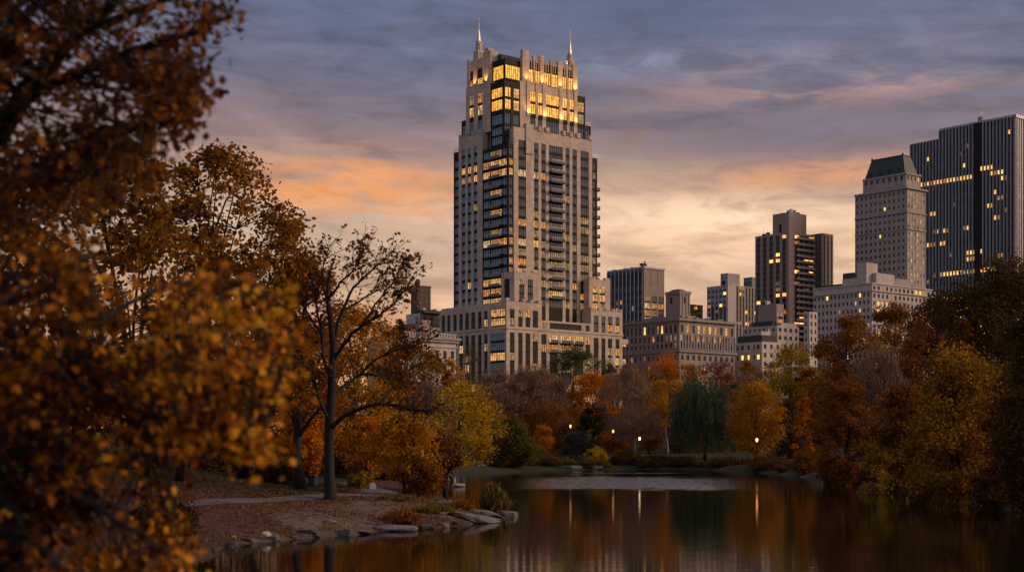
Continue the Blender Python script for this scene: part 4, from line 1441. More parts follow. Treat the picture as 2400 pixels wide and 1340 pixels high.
def tree(name, label, cx, top, hw, D, pal, bark='bark', lo=.28, n=70, per=150, leaf=.34, cr=None, seed=0, style='leaf', tr=None,
         lean=0.0, group=None, cat='tree', depth=1.0, sparse=0.0, base=None, flat=.7, limbs=12):
    rng = np.random.default_rng(seed + int(cx) * 7 + int(D))
    X = (cx - 1200) / F * D
    bx, by = (X - lean, D) if base is None else base
    z0 = gz(bx, by)
    zt = EYE + (HZ - top) / F * D
    H, R = zt - z0, 1.15 * hw / F * D
    cr = cr or min(2.0, max(.35, .23 * R))
    # envelope: an egg with lumps
    lob = rng.normal(size=(9, 3))
    lob /= np.linalg.norm(lob, axis=1, keepdims=True)
    amp = rng.uniform(-.42, .22, 9)
    C = []
    while len(C) < n:
        t = rng.random()
        w = max(0, 1 - abs(2 * t - .92) ** 2.3 / 1.19) ** .5
        a = rng.random() * 2 * math.pi
        q = np.array([math.cos(a), math.sin(a), 2 * t - 1])
        q /= np.linalg.norm(q)
        k = 1 + float((amp * np.clip(lob @ q, 0, 1) ** 3).sum())
        r = max(0, R * w * k * rng.random() ** .4 - .25 * cr)
        C.append((X + math.cos(a) * r, D + math.sin(a) * r * depth, z0 + H * lo + (H * (1 - lo) - cr * .55) * min(1.02, t * (.72 + .28 * k))))
    C = np.array(C)
    root = thing(name, label, cat, (bx, by, z0), 0, group)
    org = np.array([bx, by, z0])
    # trunk and limbs
    tr = tr or max(.05, H * .017)
    tt = np.linspace(0, 1, 8)
    top_h = H * (.86 if style != 'shrub' else .5)
    wob = rng.normal(size=(8, 2)) * .012 * H
    wob[0] = 0
    T = np.stack([bx + (X - bx) * tt ** .8 + wob[:, 0], by + (D - by) * tt + wob[:, 1], z0 - .15 + tt * top_h], -1) - org
    rad = tr * (1.0 - .86 * tt)
    rad[0] *= 1.45
    mb = MB()
    if style != 'shrub':
        mb.tube(T, rad, bark, 8)
    L = C - org
    order = rng.permutation(n)
    samples = [T]
    nl = min(n, limbs)
    thick = .55 if style == 'shrub' else 1.0
    for i in order[:nl]:
        p = L[i]
        if style == 'shrub':
            a = np.array([rng.normal() * R * .15, rng.normal() * R * .15, -.1])
            r0 = tr * .6
        else:
            f = np.clip((p[2] / top_h) * rng.uniform(.45, .72), .18, .92)
            a = np.array([np.interp(f, tt, T[:, k]) for k in range(3)])
            r0 = np.interp(f, tt, rad) * .62
        pts = bezier(a, p, np.array([0, 0, np.linalg.norm(p - a) * rng.uniform(-.02, .16)]) + rng.normal(size=3) * R * .05, 7)
        mb.tube(pts, np.linspace(r0, max(.018, r0 * .16), 7), bark, 6)
        samples.append(pts[2:])
    SP = np.concatenate(samples)
    for i in order[nl:]:
        p = L[i]
        dd = np.linalg.norm(SP - p, axis=1) + 3 * np.maximum(0, SP[:, 2] - p[2])
        a = SP[np.argmin(dd)]
        pts = bezier(a, p, np.array([0, 0, .1 * np.linalg.norm(p - a)]), 4)
        mb.tube(pts, np.linspace(max(.022, tr * .12), .014, 4), bark, 4)
    if style == 'twig':
        for i in range(n):                      # fine bare branches fanning out of each bough end
            for q in range(5):
                d = L[i] - np.array([0, 0, H * lo * .7])
                d = d / np.linalg.norm(d) + rng.normal(size=3) * .45
                d /= np.linalg.norm(d)
                e = L[i] + d * cr * rng.uniform(.9, 1.9)
                mb.tube(bezier(L[i], e, rng.normal(size=3) * .12 * cr, 4), np.linspace(.035, .012, 4), bark, 3, cap=False)
    mb.build('trunk' if style != 'shrub' else 'stems', root, smooth=True)
    # leaves
    idx = np.repeat(np.arange(n), per)
    m = len(idx)
    if style == 'willow':
        strand = rng.integers(0, 9, m)
        ln = (rng.uniform(.15, 1.0, (n, 9))[idx, strand]) * (L[idx, 2] - .4) * .85
        s = rng.random(m)
        off = rng.normal(size=(n, 9, 3)) * cr * np.array([.7, .7, .35])
        P = L[idx] + off[idx, strand]
        out = P[:, :2] / (np.linalg.norm(P[:, :2], axis=1, keepdims=True) + 1e-6)
        P[:, :2] += out * (np.sqrt(s) * .22 * R)[:, None] + rng.normal(size=(m, 2)) * .10
        P[:, 2] += .5 * cr * np.sin(np.pi * np.minimum(1, s * 2)) - s ** 1.3 * ln
        P[:, 2] = np.maximum(P[:, 2], .5)
        dirs = np.tile(np.array([[0, 0, -1.0]]), (m, 1))
        tint = np.clip(rng.normal(.45, .16, (n, 9))[idx, strand] + rng.normal(0, .1, m), 0, 1)
        leaves('crown', P, rng.uniform(.6, 1.2, m) * leaf, tint, 'leaves_' + pal, rng, LEAF_STRAP * np.array([1.6, 1, 1]), root, dirs=dirs)
        return root
    size = rng.uniform(.6, 1.25, m) * leaf
    csz = rng.uniform(.5, 1.5, n)[idx][:, None]
    off = rng.normal(size=(m, 3))
    off *= np.minimum(1, 1.7 / (np.linalg.norm(off, axis=1, keepdims=True) + 1e-6))
    off *= (.35 + .65 * rng.random((m, 1)) ** .5) * cr * csz * np.array([.80, .80, .80 * flat])
    P = L[idx] + off
    P[:, 2] = np.maximum(P[:, 2], .12)
    keep = rng.random(m) > sparse * rng.random(n)[idx] * 1.6
    tint = np.clip(rng.normal(.48, .22, n)[idx] + rng.normal(0, .17, m), 0, 1)
    P, size, tint, idx = P[keep], size[keep], tint[keep], idx[keep]
    if style == 'twig':
        d = P - np.array([0, 0, H * lo * .8])
        d /= np.linalg.norm(d, axis=1, keepdims=True) + 1e-6
        leaves('crown', P, size * 2.6, tint, 'leaves_' + pal, rng, LEAF_TWIG * np.array([1.5, 1, 1]), root, dirs=d + rng.normal(size=P.shape) * .35)
    elif pal == 'reed':
        tall = H > 1.4
        P[:, :2] *= (1 - .62 * np.clip(P[:, 2:3] / H, 0, 1)) * (1.0 if tall else 1.15)
        P[:, 2] = P[:, 2] * (.75 if tall else .35) * rng.uniform(.3, 1, len(P))
        d = np.stack([P[:, 0] * .25, P[:, 1] * .25, np.ones(len(P))], -1)
        leaves('crown', P, size * (2.2 if tall else 1.5), tint, 'leaves_' + pal, rng, LEAF_STRAP * np.array([.7, 1, 1]), root, dirs=d)
    else:
        leaves('crown', P, size, tint, 'leaves_' + pal, rng, LEAF_DIAMOND * np.array([1.25, 1, 1]), root)
    return root


G_FAR = 'autumn trees on the far bank'
G_L = 'trees along the left bank'
G_R = 'trees crowding the right bank'
FAR = [
    # centre, across the pond
    ('slender_tree', 'thin airy grey green tree before the left end of the limestone tower', 1098, 792, 46, 400, 'olive', 'bark', dict(lo=.12, n=60, per=90, sparse=.6)),
    ('bare_tree', 'broad leafless mauve brown tree just below the tower base', 1238, 850, 78, 335, 'twig', 'bark_brown', dict(style='twig', n=110, per=200, lo=.2)),
    ('bare_tree', 'leafless grey brown tree behind the small yellow leaning tree', 1158, 872, 62, 328, 'twig', 'bark_brown', dict(style='twig', n=100, per=180, lo=.2)),
    ('bare_tree', 'reddish brown twiggy tree left of the dark green tree', 1296, 880, 46, 345, 'twig', 'bark_brown', dict(style='twig', n=90, per=190, lo=.2)),
    ('tree', 'large dark green tree standing against the tower foot', 1342, 812, 80, 372, 'green', 'bark_dark', dict(lo=.15, n=130, per=190)),
    ('tree', 'rounded tree with orange top and dark green underside left of the pale limbed tree', 1388, 868, 58, 312, 'orange', 'bark_dark', dict(lo=.25, n=90, per=170)),
    ('tree', 'dark green tree under the orange rounded tree', 1378, 935, 46, 306, 'green', 'bark_dark', dict(lo=.12, n=60, per=170)),
    ('pale_limbed_tree', 'half bare tree with pale trunk and spreading white limbs', 1482, 862, 64, 303, 'twig', 'bark_pale', dict(style='twig', n=90, per=110, lo=.22, tr=.36)),
    ('tree', 'bright orange tree in front of the grey stone apartment house', 1572, 814, 72, 395, 'orange', 'bark_dark', dict(lo=.2, n=100, per=190)),
    ('tree', 'amber tree with a tall pale trunk left of the willow', 1562, 888, 52, 325, 'amber', 'bark_pale', dict(lo=.42, n=80, per=130, tr=.32)),
    ('tree', 'rusty amber tree tucked behind the pale limbed tree', 1520, 930, 48, 345, 'rust', 'bark_dark', dict(lo=.1, n=70, per=150)),
    ('tree', 'maroon tree below the low pale house', 1682, 828, 74, 385, 'maroon', 'bark_dark', dict(lo=.15, n=90, per=170)),
    ('tree', 'yellow green tree between the dark green and the bright orange trees', 1476, 834, 42, 402, 'olive', 'bark_dark', dict(lo=.15, n=70, per=150)),
    ('willow', 'drooping dark green willow at the water edge', 1652, 884, 76, 292, 'willow', 'bark_dark', dict(lo=.42, n=110, per=300, style='willow', leaf=.5, tr=.4, cr=1.5)),
    ('tree', 'small round grey green tree just right of the willow', 1722, 884, 27, 335, 'willow', 'bark_dark', dict(lo=.1, n=45, per=170)),
    ('tree', 'amber tree leaning over the rightmost lit lamp', 1772, 890, 68, 268, 'amber', 'bark_dark', dict(lo=.16, n=95, per=180)),
    ('tree', 'tall yellow green tree right of the lit low house', 1852, 798, 66, 305, 'yelgreen', 'bark_dark', dict(lo=.2, n=100, per=180)),
    ('tree', 'small vivid orange tree between yellow green and rust brown trees', 1881, 925, 25, 245, 'orange', 'bark_dark', dict(lo=.1, n=45, per=150)),
    ('tree', 'dusky brown tree behind the small vivid orange tree', 1905, 850, 50, 262, 'oak', 'bark_dark', dict(lo=.1, n=70, per=160)),
    ('tree', 'rust tree with golden skirts below the dark green tree', 1285, 945, 60, 318, 'rust', 'bark_dark', dict(lo=.1, n=80, per=150)),
    ('tree', 'dark brown leafy tree behind the yellow shrub', 1440, 960, 46, 340, 'oak', 'bark_dark', dict(lo=.05, n=70, per=150)),
    ('tree', 'dim maroon tree low behind the pale trunk', 1600, 950, 48, 360, 'maroon', 'bark_dark', dict(lo=.05, n=70, per=150)),
    ('tree', 'faded rust tree between maroon tree and yellow green tree', 1752, 838, 40, 398, 'rust', 'bark_dark', dict(lo=.1, n=60, per=150)),
    ('tree', 'olive tree hanging over the left end of the far shore', 1205, 975, 62, 262, 'olive', 'bark_dark', dict(lo=.12, n=90, per=170)),
    ('tree', 'little orange tree above the far lawn', 1272, 990, 32, 290, 'orange', 'bark_dark', dict(lo=.2, n=50, per=150, leaf=.3)),
    ('tree', 'brown tree filling the gap left of the pale limbed tree', 1432, 876, 48, 362, 'amber', 'bark_dark', dict(lo=.05, n=80, per=150)),
    ('tree', 'rust brown tree close behind the broad leafless tree', 1205, 892, 72, 362, 'rust', 'bark_dark', dict(lo=.05, n=90, per=150)),
    ('tree', 'brown tree low behind the yellow leaning tree crown', 1128, 918, 60, 300, 'amber', 'bark_dark', dict(lo=.05, n=80, per=150)),
    ('tree', 'rust tree between the willow and the maroon tree', 1708, 868, 48, 372, 'rust', 'bark_dark', dict(lo=.05, n=80, per=150)),
    ('tree', 'brown tree behind the amber lamp tree', 1808, 845, 58, 365, 'oak', 'bark_dark', dict(lo=.05, n=90, per=150)),
    ('tree', 'golden tree right of the bright orange tree above the willow', 1622, 852, 46, 392, 'amber', 'bark_dark', dict(lo=.05, n=80, per=160)),
    ('tree', 'dull rust tree under the bright orange tree', 1530, 872, 48, 382, 'rust', 'bark_dark', dict(lo=.05, n=80, per=150)),
    ('tree', 'olive tree tucked between the tower foot and the rounded orange tree', 1428, 845, 36, 396, 'green', 'bark_dark', dict(lo=.05, n=70, per=160)),
    ('tree', 'reddish tree deep behind the far lawn', 1345, 955, 70, 350, 'rust', 'bark_dark', dict(lo=.03, n=90, per=150)),
    ('tree', 'deep brown tree behind the willow trunk', 1690, 940, 70, 345, 'oak', 'bark_dark', dict(lo=.03, n=90, per=150)),
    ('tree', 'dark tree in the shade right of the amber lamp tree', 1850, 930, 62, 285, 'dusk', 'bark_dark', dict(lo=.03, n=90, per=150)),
    ('bare_tree', 'small dark leafless tree on the far lawn', 1350, 1012, 38, 287, 'greytwig', 'bark_dark', dict(style='twig', n=50, per=70, lo=.25, tr=.14)),
]
RIGHT = [
    ('tree', 'dark rust oak rising highest left of the brown trees on the right bank', 1985, 735, 86, 222, 'oak', 'bark_dark', dict(lo=.12, n=120, per=200)),
    ('tree', 'dark brown oak below the broad pale hotel', 2098, 706, 84, 236, 'oak', 'bark_dark', dict(lo=.12, n=110, per=190)),
    ('bare_tree', 'mauve brown half bare tree between the rust oak and the big yellow green tree', 2068, 815, 70, 182, 'twig', 'bark_dark', dict(style='twig', n=100, per=100, lo=.12, leaf=.26)),
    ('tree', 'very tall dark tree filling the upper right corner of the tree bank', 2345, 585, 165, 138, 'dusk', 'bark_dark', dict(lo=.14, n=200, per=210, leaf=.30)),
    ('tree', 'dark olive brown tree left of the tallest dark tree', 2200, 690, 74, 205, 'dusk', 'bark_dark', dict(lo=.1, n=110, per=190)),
    ('tree', 'big yellow green tree with a black trunk at the right water edge', 2240, 805, 135, 116, 'gold', 'bark_dark', dict(lo=.14, n=150, per=170, leaf=.30, tr=.3, sparse=.25)),
    ('tree', 'rust red tree at the right edge beside the big yellow green tree', 2400, 880, 90, 104, 'rust', 'bark_dark', dict(lo=.1, n=110, per=170, leaf=.28)),
    ('tree', 'rust brown tree drooping to the water under the dark rust oak', 1985, 885, 72, 172, 'rust', 'bark_dark', dict(lo=.05, n=100, per=180, leaf=.3)),
    ('tree', 'dim brown tree low behind the big yellow green tree', 2120, 900, 90, 150, 'oak', 'bark_dark', dict(lo=.03, n=100, per=180, leaf=.3)),
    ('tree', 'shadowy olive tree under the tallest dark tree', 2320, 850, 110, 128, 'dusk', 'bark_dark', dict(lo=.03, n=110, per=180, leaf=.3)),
    ('tree', 'rust tree rising behind the yellow green tall tree', 1935, 792, 58, 285, 'rust', 'bark_dark', dict(lo=.05, n=90, per=170)),
    ('tree', 'rust brown tree above the big yellow green tree', 2150, 742, 78, 188, 'rust', 'bark_dark', dict(lo=.05, n=100, per=180, leaf=.3)),
    ('tree', 'brown oak between the tallest dark tree and the big yellow green tree', 2262, 752, 76, 176, 'oak', 'bark_dark', dict(lo=.05, n=100, per=180, leaf=.3)),
    ('tree', 'dark thicket tree leaning out at the right edge of the pond', 2440, 700, 120, 95, 'dusk', 'bark_dark', dict(lo=.06, n=120, per=190, leaf=.28)),
]
LEFT = [
    ('oak_tree', 'wide russet oak behind the foreground leaves at the left', 230, 345, 290, 58, 'oak', 'bark_dark', dict(lo=.30, n=210, per=80, leaf=.29, tr=.30, sparse=.35, cr=.72, base=(345, 1182))),
    ('oak_tree', 'russet oak whose crown slopes down towards the bare topped tree', 520, 352, 190, 92, 'oak', 'bark_dark', dict(lo=.30, n=190, per=85, leaf=.33, sparse=.42, cr=.85, base=(420, 1128))),
    ('oak_tree', 'smaller russet oak filling the slope between the larger oak and the bare topped tree', 672, 470, 100, 100, 'oak', 'bark_dark', dict(lo=.28, n=110, per=85, leaf=.33, sparse=.42, cr=.8, base=(560, 1120))),
    ('oak_tree', 'lower russet oak with dark trunk just left of the bare topped tree', 705, 560, 118, 112, 'rust', 'bark_dark', dict(lo=.30, n=130, per=130, leaf=.25, tr=.42, sparse=.4, cr=.85)),
    ('tree', 'orange tree glowing behind the bare topped tree', 700, 760, 105, 132, 'orange', 'bark_dark', dict(lo=.2, n=120, per=140, leaf=.27)),
    ('tree', 'amber tree right behind the bare topped trunk', 830, 712, 112, 148, 'amber', 'bark_dark', dict(lo=.15, n=120, per=150, leaf=.29)),
    ('tree', 'rust brown tree below the white stone mansion', 945, 800, 85, 176, 'rust', 'bark_dark', dict(lo=.1, n=120, per=150, leaf=.30)),
    ('tree', 'brown tree in front of the mansion right corner', 1010, 815, 62, 192, 'oak', 'bark_dark', dict(lo=.1, n=100, per=140, leaf=.30, sparse=.3)),
    ('tree', 'small amber tree in front of the right corner of the white mansion', 1056, 832, 42, 216, 'amber', 'bark_dark', dict(lo=.1, n=70, per=140, leaf=.3, sparse=.3)),
    ('tree', 'dark round topped tree left of the roof terraces', 930, 722, 40, 205, 'dusk', 'bark_dark', dict(lo=.2, n=70, per=150, leaf=.3)),
    ('tree', 'small reddish tree peeping over the yellow tree', 1046, 862, 34, 205, 'rust', 'bark_dark', dict(lo=.1, n=60, per=140, leaf=.3)),
    ('bare_tree', 'mauve bare tree behind the yellow leaning tree', 1000, 895, 70, 160, 'twig', 'bark_brown', dict(style='twig', n=90, per=90, lo=.1, leaf=.24)),
    ('tree', 'yellow tree leaning over the point of the left bank', 1085, 888, 92, 104, 'yellow', 'bark_dark', dict(lo=.26, n=130, per=75, leaf=.21, tr=.17, cr=.62, sparse=.35, base='y', limbs=16)),
    ('tree', 'amber tree with forked trunk left of the yellow leaning tree', 945, 962, 78, 112, 'amber', 'bark_dark', dict(lo=.25, n=100, per=90, leaf=.22, tr=.15, cr=.6, sparse=.3)),
    ('tree', 'orange sapling between the bare topped tree and the amber forked tree', 868, 985, 58, 124, 'orange', 'bark_dark', dict(lo=.2, n=75, per=100, leaf=.23, cr=.6)),
    ('tree', 'orange sapling left of the bare topped trunk', 722, 1000, 52, 122, 'orange', 'bark_dark', dict(lo=.25, n=75, per=95, leaf=.23, cr=.6)),
    ('tree', 'rust sapling low behind the yellow leaning tree', 1012, 1000, 62, 130, 'rust', 'bark_dark', dict(lo=.1, n=85, per=110, leaf=.24)),
    ('tree', 'dark tree deep in the grove at far left', 140, 800, 190, 122, 'dusk', 'bark_dark', dict(lo=.1, n=130, per=140, leaf=.3)),
    ('tree', 'dark tree in the grove behind the left lawn', 390, 810, 170, 140, 'dusk', 'bark_dark', dict(lo=.08, n=130, per=140, leaf=.32)),
    ('tree', 'rust tree at the back of the left lawn', 545, 830, 110, 132, 'rust', 'bark_dark', dict(lo=.08, n=110, per=140, leaf=.3)),
    ('tree', 'dusky brown tree closing the grove behind the orange sapling', 780, 900, 110, 165, 'dusk', 'bark_dark', dict(lo=.03, n=110, per=140, leaf=.32)),
    ('tree', 'dark brown tree behind the amber forked tree', 915, 930, 90, 158, 'oak', 'bark_dark', dict(lo=.03, n=110, per=140, leaf=.3)),
]
SHRUBS = [
    ('shrub', 'bright yellow shrub on the far shore', 1397, 1046, 28, 283, 'yellow', dict(n=40, per=120, leaf=.26)),
    ('shrub', 'yellow sprig of a shrub under the far lamps', 1383, 1003, 12, 300, 'yellow', dict(n=16, per=90, leaf=.26)),
    ('shrub', 'rounded olive shrub at the left end of the far shore', 1250, 1042, 42, 276, 'olive', dict(n=50, per=120, leaf=.28)),
    ('shrub', 'dark shrub overhanging the far left water line', 1195, 1056, 34, 262, 'dusk', dict(n=45, per=120, leaf=.28)),
    ('shrub', 'low rust shrub below the far lawn', 1300, 1078, 48, 281, 'oak', dict(n=45, per=100, leaf=.26)),
    ('shrub', 'brown bramble beside the yellow shrub on the far shore', 1462, 1052, 42, 291, 'oak', dict(n=50, per=100, leaf=.26)),
    ('shrub', 'dark green shrub below the far right lawn', 1535, 1064, 42, 290, 'dusk', dict(n=50, per=110, leaf=.26)),
    ('shrub', 'yellow green shrub beside the dark green shrub on the far shore', 1517, 1072, 22, 287, 'olive', dict(n=30, per=100, leaf=.26)),
    ('shrub', 'dusky shrub at the foot of the willow', 1610, 1072, 44, 284, 'dusk', dict(n=50, per=110, leaf=.26)),
    ('shrub', 'dark bramble right of the willow foot', 1700, 1072, 48, 276, 'dusk', dict(n=50, per=110, leaf=.26)),
    ('shrub', 'dusky bramble below the rightmost lit lamp', 1800, 1066, 52, 256, 'dusk', dict(n=55, per=110, leaf=.28)),
    ('shrub', 'brown shrub left of the rust drooping tree', 1890, 1050, 50, 218, 'oak', dict(n=55, per=110, leaf=.28)),
    ('shrub', 'dark shrub at the water below the rust drooping tree', 1975, 1062, 52, 176, 'dusk', dict(n=55, per=110, leaf=.26)),
    ('shrub', 'dark brown shrub below the mauve half bare tree', 2070, 1066, 56, 152, 'dusk', dict(n=55, per=110, leaf=.24)),
    ('shrub', 'golden low branches over the water left of the black trunk', 2050, 1030, 44, 146, 'yelgreen', dict(n=40, per=70, leaf=.24)),
    ('shrub', 'dark shrub around the black trunk at the right', 2180, 1078, 66, 122, 'dusk', dict(n=60, per=110, leaf=.22)),
    ('shrub', 'black green shrub at the right edge of the pond', 2330, 1085, 74, 112, 'dusk', dict(n=60, per=110, leaf=.22)),
    ('shrub', 'rusty shrub in the lower right corner of the bank', 2420, 1050, 60, 98, 'oak', dict(n=60, per=110, leaf=.2)),
    ('shrub', 'fresh green shrub behind the path bend', 838, 1088, 36, 122, 'yelgreen', dict(n=45, per=100, leaf=.18)),
    ('shrub', 'dark brown shrub between the two slim trunks on the left bank', 985, 1082, 52, 111, 'oak', dict(n=55, per=110, leaf=.18)),
    ('shrub', 'dark shrub behind the litter bin', 640, 1082, 66, 124, 'dusk', dict(n=60, per=110, leaf=.2)),
    ('shrub', 'dark hedge like shrub along the top of the left lawn', 480, 1060, 90, 130, 'dusk', dict(n=70, per=110, leaf=.22)),
    ('shrub', 'dark shrub at the left end of the lawn', 330, 1060, 80, 122, 'dusk', dict(n=70, per=110, leaf=.22)),
    ('shrub', 'tall golden green reeds on the tip of the left bank', 1156, 1122, 30, 99, 'reed', dict(n=46, per=70, leaf=.34, lo=.04)),
    ('shrub', 'low dry golden brush on the slope above the grey slabs', 1010, 1172, 46, 90, 'reed', dict(n=46, per=60, leaf=.24)),
    ('shrub', 'low russet brush along the water left of the grey slabs', 940, 1196, 48, 84.5, 'oak', dict(n=40, per=70, leaf=.17)),
    ('shrub', 'dry amber brush near the rounded white sign', 930, 1146, 44, 99, 'reed', dict(n=40, per=60, leaf=.2)),
    ('shrub', 'green yellow shrub at the left edge of the bare bank', 395, 1165, 80, 68, 'dusk', dict(n=70, per=90, leaf=.16)),
    ('shrub', 'brown brush between the yellow leaning trunk and the reeds', 1085, 1172, 34, 96, 'oak', dict(n=36, per=60, leaf=.18)),
]


def ground_at(px, py):
    """the point of the ground seen at a photo pixel"""
    D = np.linspace(40, 420, 3000)
    X = (px - 1200) / F * D
    zz = EYE + (HZ - py) / F * D
    g = ground_z(X, D)
    i = np.argmax(zz <= g)
    return np.array([X[i], D[i], g[i]])


for grp, rows in ((G_FAR, FAR), (G_R, RIGHT), (G_L, LEFT)):
    for (nm, lb, cx, top, hw, D, pal, bark, kw) in rows:
        kw = dict(kw)
        if kw.get('base'):
            g = ground_at(*((1043, 1163) if kw['base'] == 'y' else kw['base']))
            D = g[1] if kw['base'] == 'y' else D
            kw['base'] = (g[0], g[1])
        tree(nm, lb, cx, top, hw, D, pal, bark, group=grp, **kw)
for (nm, lb, cx, top, hw, D, pal, kw) in SHRUBS:
    kw = dict(dict(lo=.04), **kw)
    tree(nm, lb, cx, top, hw, D, pal, 'bark_dark', group='shrubs and brush at the water', cat='shrub', style='shrub', tr=.05, limbs=9, **kw)


# low brambles fringe the whole far shore
R6 = random.Random(14)
for n_ in range(22):
    px_ = 1175 + n_ * 33 + R6.uniform(-10, 10)
    g_ = ground_at(px_, R6.uniform(1086, 1096) if px_ < 1760 else R6.uniform(1096, 1106))
    D_ = g_[1]
    top_ = HZ - (g_[2] + R6.uniform(.8, 1.9) - EYE) * F / D_
    tree('bramble', 'low dark bramble fringing the far shore', px_, top_, R6.uniform(20, 34), D_, R6.choice(['dusk', 'oak', 'dusk', 'olive', 'maroon']), 'bark_dark',
         group='low brambles fringing the far shore', cat='shrub', style='shrub', tr=.05, limbs=6, lo=.02, n=22, per=80, leaf=.24, seed=n_)


# the bare topped tree on the left bank
def hero_tree():
    rng = np.random.default_rng(11)
    b = ground_at(775, 1170)
    D = b[1]
    root = thing('bare_topped_tree', 'tall dark tree with bare upper limbs by the path on the left bank', 'tree', tuple(b), 0, G_L)
    s = D / F
    mb = MB()
    tips, spine = [], []

    def limb(pts, r0, r1, dd):
        k = len(pts)
        P = np.array([at(x, y if y > 700 else 700 - (700 - y) * .74, D + dd * (i / (k - 1)) ** .8) for i, (x, y) in enumerate(pts)]) - b
        t = np.linspace(0, k - 1, k * 3)
        Q = np.stack([np.interp(t, np.arange(k), P[:, c]) for c in range(3)], -1)
        Q[1:-1] = (Q[:-2] + Q[1:-1] * 2 + Q[2:]) / 4
        Q[1:-1] += rng.normal(size=(len(Q) - 2, 3)) * .035
        mb.tube(Q, np.linspace(r0 * s * .70, r1 * s * .75, len(Q)), 'bark', 9)
        spine.append(Q)
        return Q
    tk = [(775, 1176), (775, 1160), (772, 1120), (771, 1060), (772, 1000), (776, 940), (778, 880), (781, 810), (774, 745), (766, 690), (772, 620), (788, 560)]
    P = np.array([at(x, y if y > 700 else 700 - (700 - y) * .74, D) for x, y in tk]) - b
    r = np.array([24, 16, 12.5, 11.8, 11.3, 10.5, 9.5, 8, 6, 4.5, 3, 1.2]) * s
    mb.tube(P, r, 'bark', 12)
    for q in range(5):                        # root flare
        a = q * 1.256 + .4
        e = P[0] + np.array([math.cos(a) * .6, math.sin(a) * .6, -.05])
        mb.tube(bezier(P[1] + np.array([0, 0, .1]), e, np.array([0, 0, -.12]), 5), [.17, .16, .13, .09, .04], 'bark', 7)
    L = [
        ([(776, 1005), (800, 978), (838, 958), (890, 945), (935, 950), (985, 965), (1035, 962)], 9, 1.6, -3.5),
        ([(779, 925), (812, 902), (836, 880), (872, 874), (915, 892), (948, 905)], 7, 1.3, 3),
        ([(780, 850), (806, 800), (845, 765), (890, 738), (928, 706), (952, 668)], 7.5, 1.2, -2),
        ([(781, 800), (800, 730), (826, 668), (866, 616), (905, 572), (925, 600)], 6.5, .9, 2.5),
        ([(777, 900), (760, 845), (754, 785), (744, 722), (736, 672), (726, 625)], 7, 1.0, 1.5),
        ([(772, 985), (748, 940), (736, 888), (716, 850), (690, 835)], 6, 1.0, -3),
        ([(770, 705), (792, 655), (828, 612), (846, 566), (852, 545)], 4.5, .8, -1.5),
        ([(755, 790), (722, 730), (692, 692), (660, 670)], 4.5, .9, 3),
        ([(845, 765), (890, 700), (925, 640), (945, 598)], 4, .8, 1),
        ([(845, 878), (880, 840), (925, 820), (965, 815), (1000, 800)], 4, .8, -2),
        ([(890, 945), (925, 900), (950, 870), (980, 858)], 3.6, .8, 2),
        ([(766, 690), (752, 640), (760, 590), (770, 545)], 4, .7, 2),
        ([(800, 730), (850, 700), (900, 660), (950, 640)], 4, .7, 4),
    ]
    for pts, r0, r1, dd in L:
        Q = limb(pts, r0, r1, dd)
        n = len(Q)
        for j in range(int(n * .35), n):
            for _ in range(3):
                if rng.random() < .82:
                    d = (Q[j] - Q[max(0, j - 3)])
                    d = d / (np.linalg.norm(d) + 1e-6) + rng.normal(size=3) * .75 + np.array([0, 0, .35])
                    d /= np.linalg.norm(d)
                    e = Q[j] + d * rng.uniform(.7, 1.9)
                    B_ = bezier(Q[j], e, np.array([0, 0, .12]) + rng.normal(size=3) * .1, 5)
                    mb.tube(B_, np.linspace(.032, .012, 5), 'bark', 4, cap=False)
                    for _2 in range(4):
                        k = rng.integers(1, 5)
                        d2 = d + rng.normal(size=3) * .8
                        d2 /= np.linalg.norm(d2)
                        e2 = B_[k] + d2 * rng.uniform(.3, .9)
                        mb.tube(bezier(B_[k], e2, rng.normal(size=3) * .05, 3), np.linspace(.016, .008, 3), 'bark', 3, cap=False)
                        tips.append(e2)
    mb.build('trunk', root, smooth=True)
    tips = np.array(tips)
    w = rng.random(len(tips))
    keep = tips[w < .62]
    pts, tint = [], []
    for p in keep:
        k = rng.integers(1, 7)
        pts.append(p + rng.normal(size=(k, 3)) * .13)
        tint.append(np.clip(rng.normal(.35, .2) + rng.normal(0, .12, k), 0, 1))
    pts, tint = np.concatenate(pts), np.concatenate(tint)
    leaves('crown', pts, rng.uniform(.16, .34, len(pts)), tint, 'leaves_oak', rng, LEAF_LOBED, root)


hero_tree()


# foreground branches: two trees whose trunks stand just outside the frame on the left
def inside(poly, x, y):
    r = False
    j = len(poly) - 1
    for i in range(len(poly)):
        if (poly[i][1] > y) != (poly[j][1] > y) and x < (poly[j][0] - poly[i][0]) * (y - poly[i][1]) / (poly[j][1] - poly[i][1]) + poly[i][0]:
            r = not r
        j = i
    return r


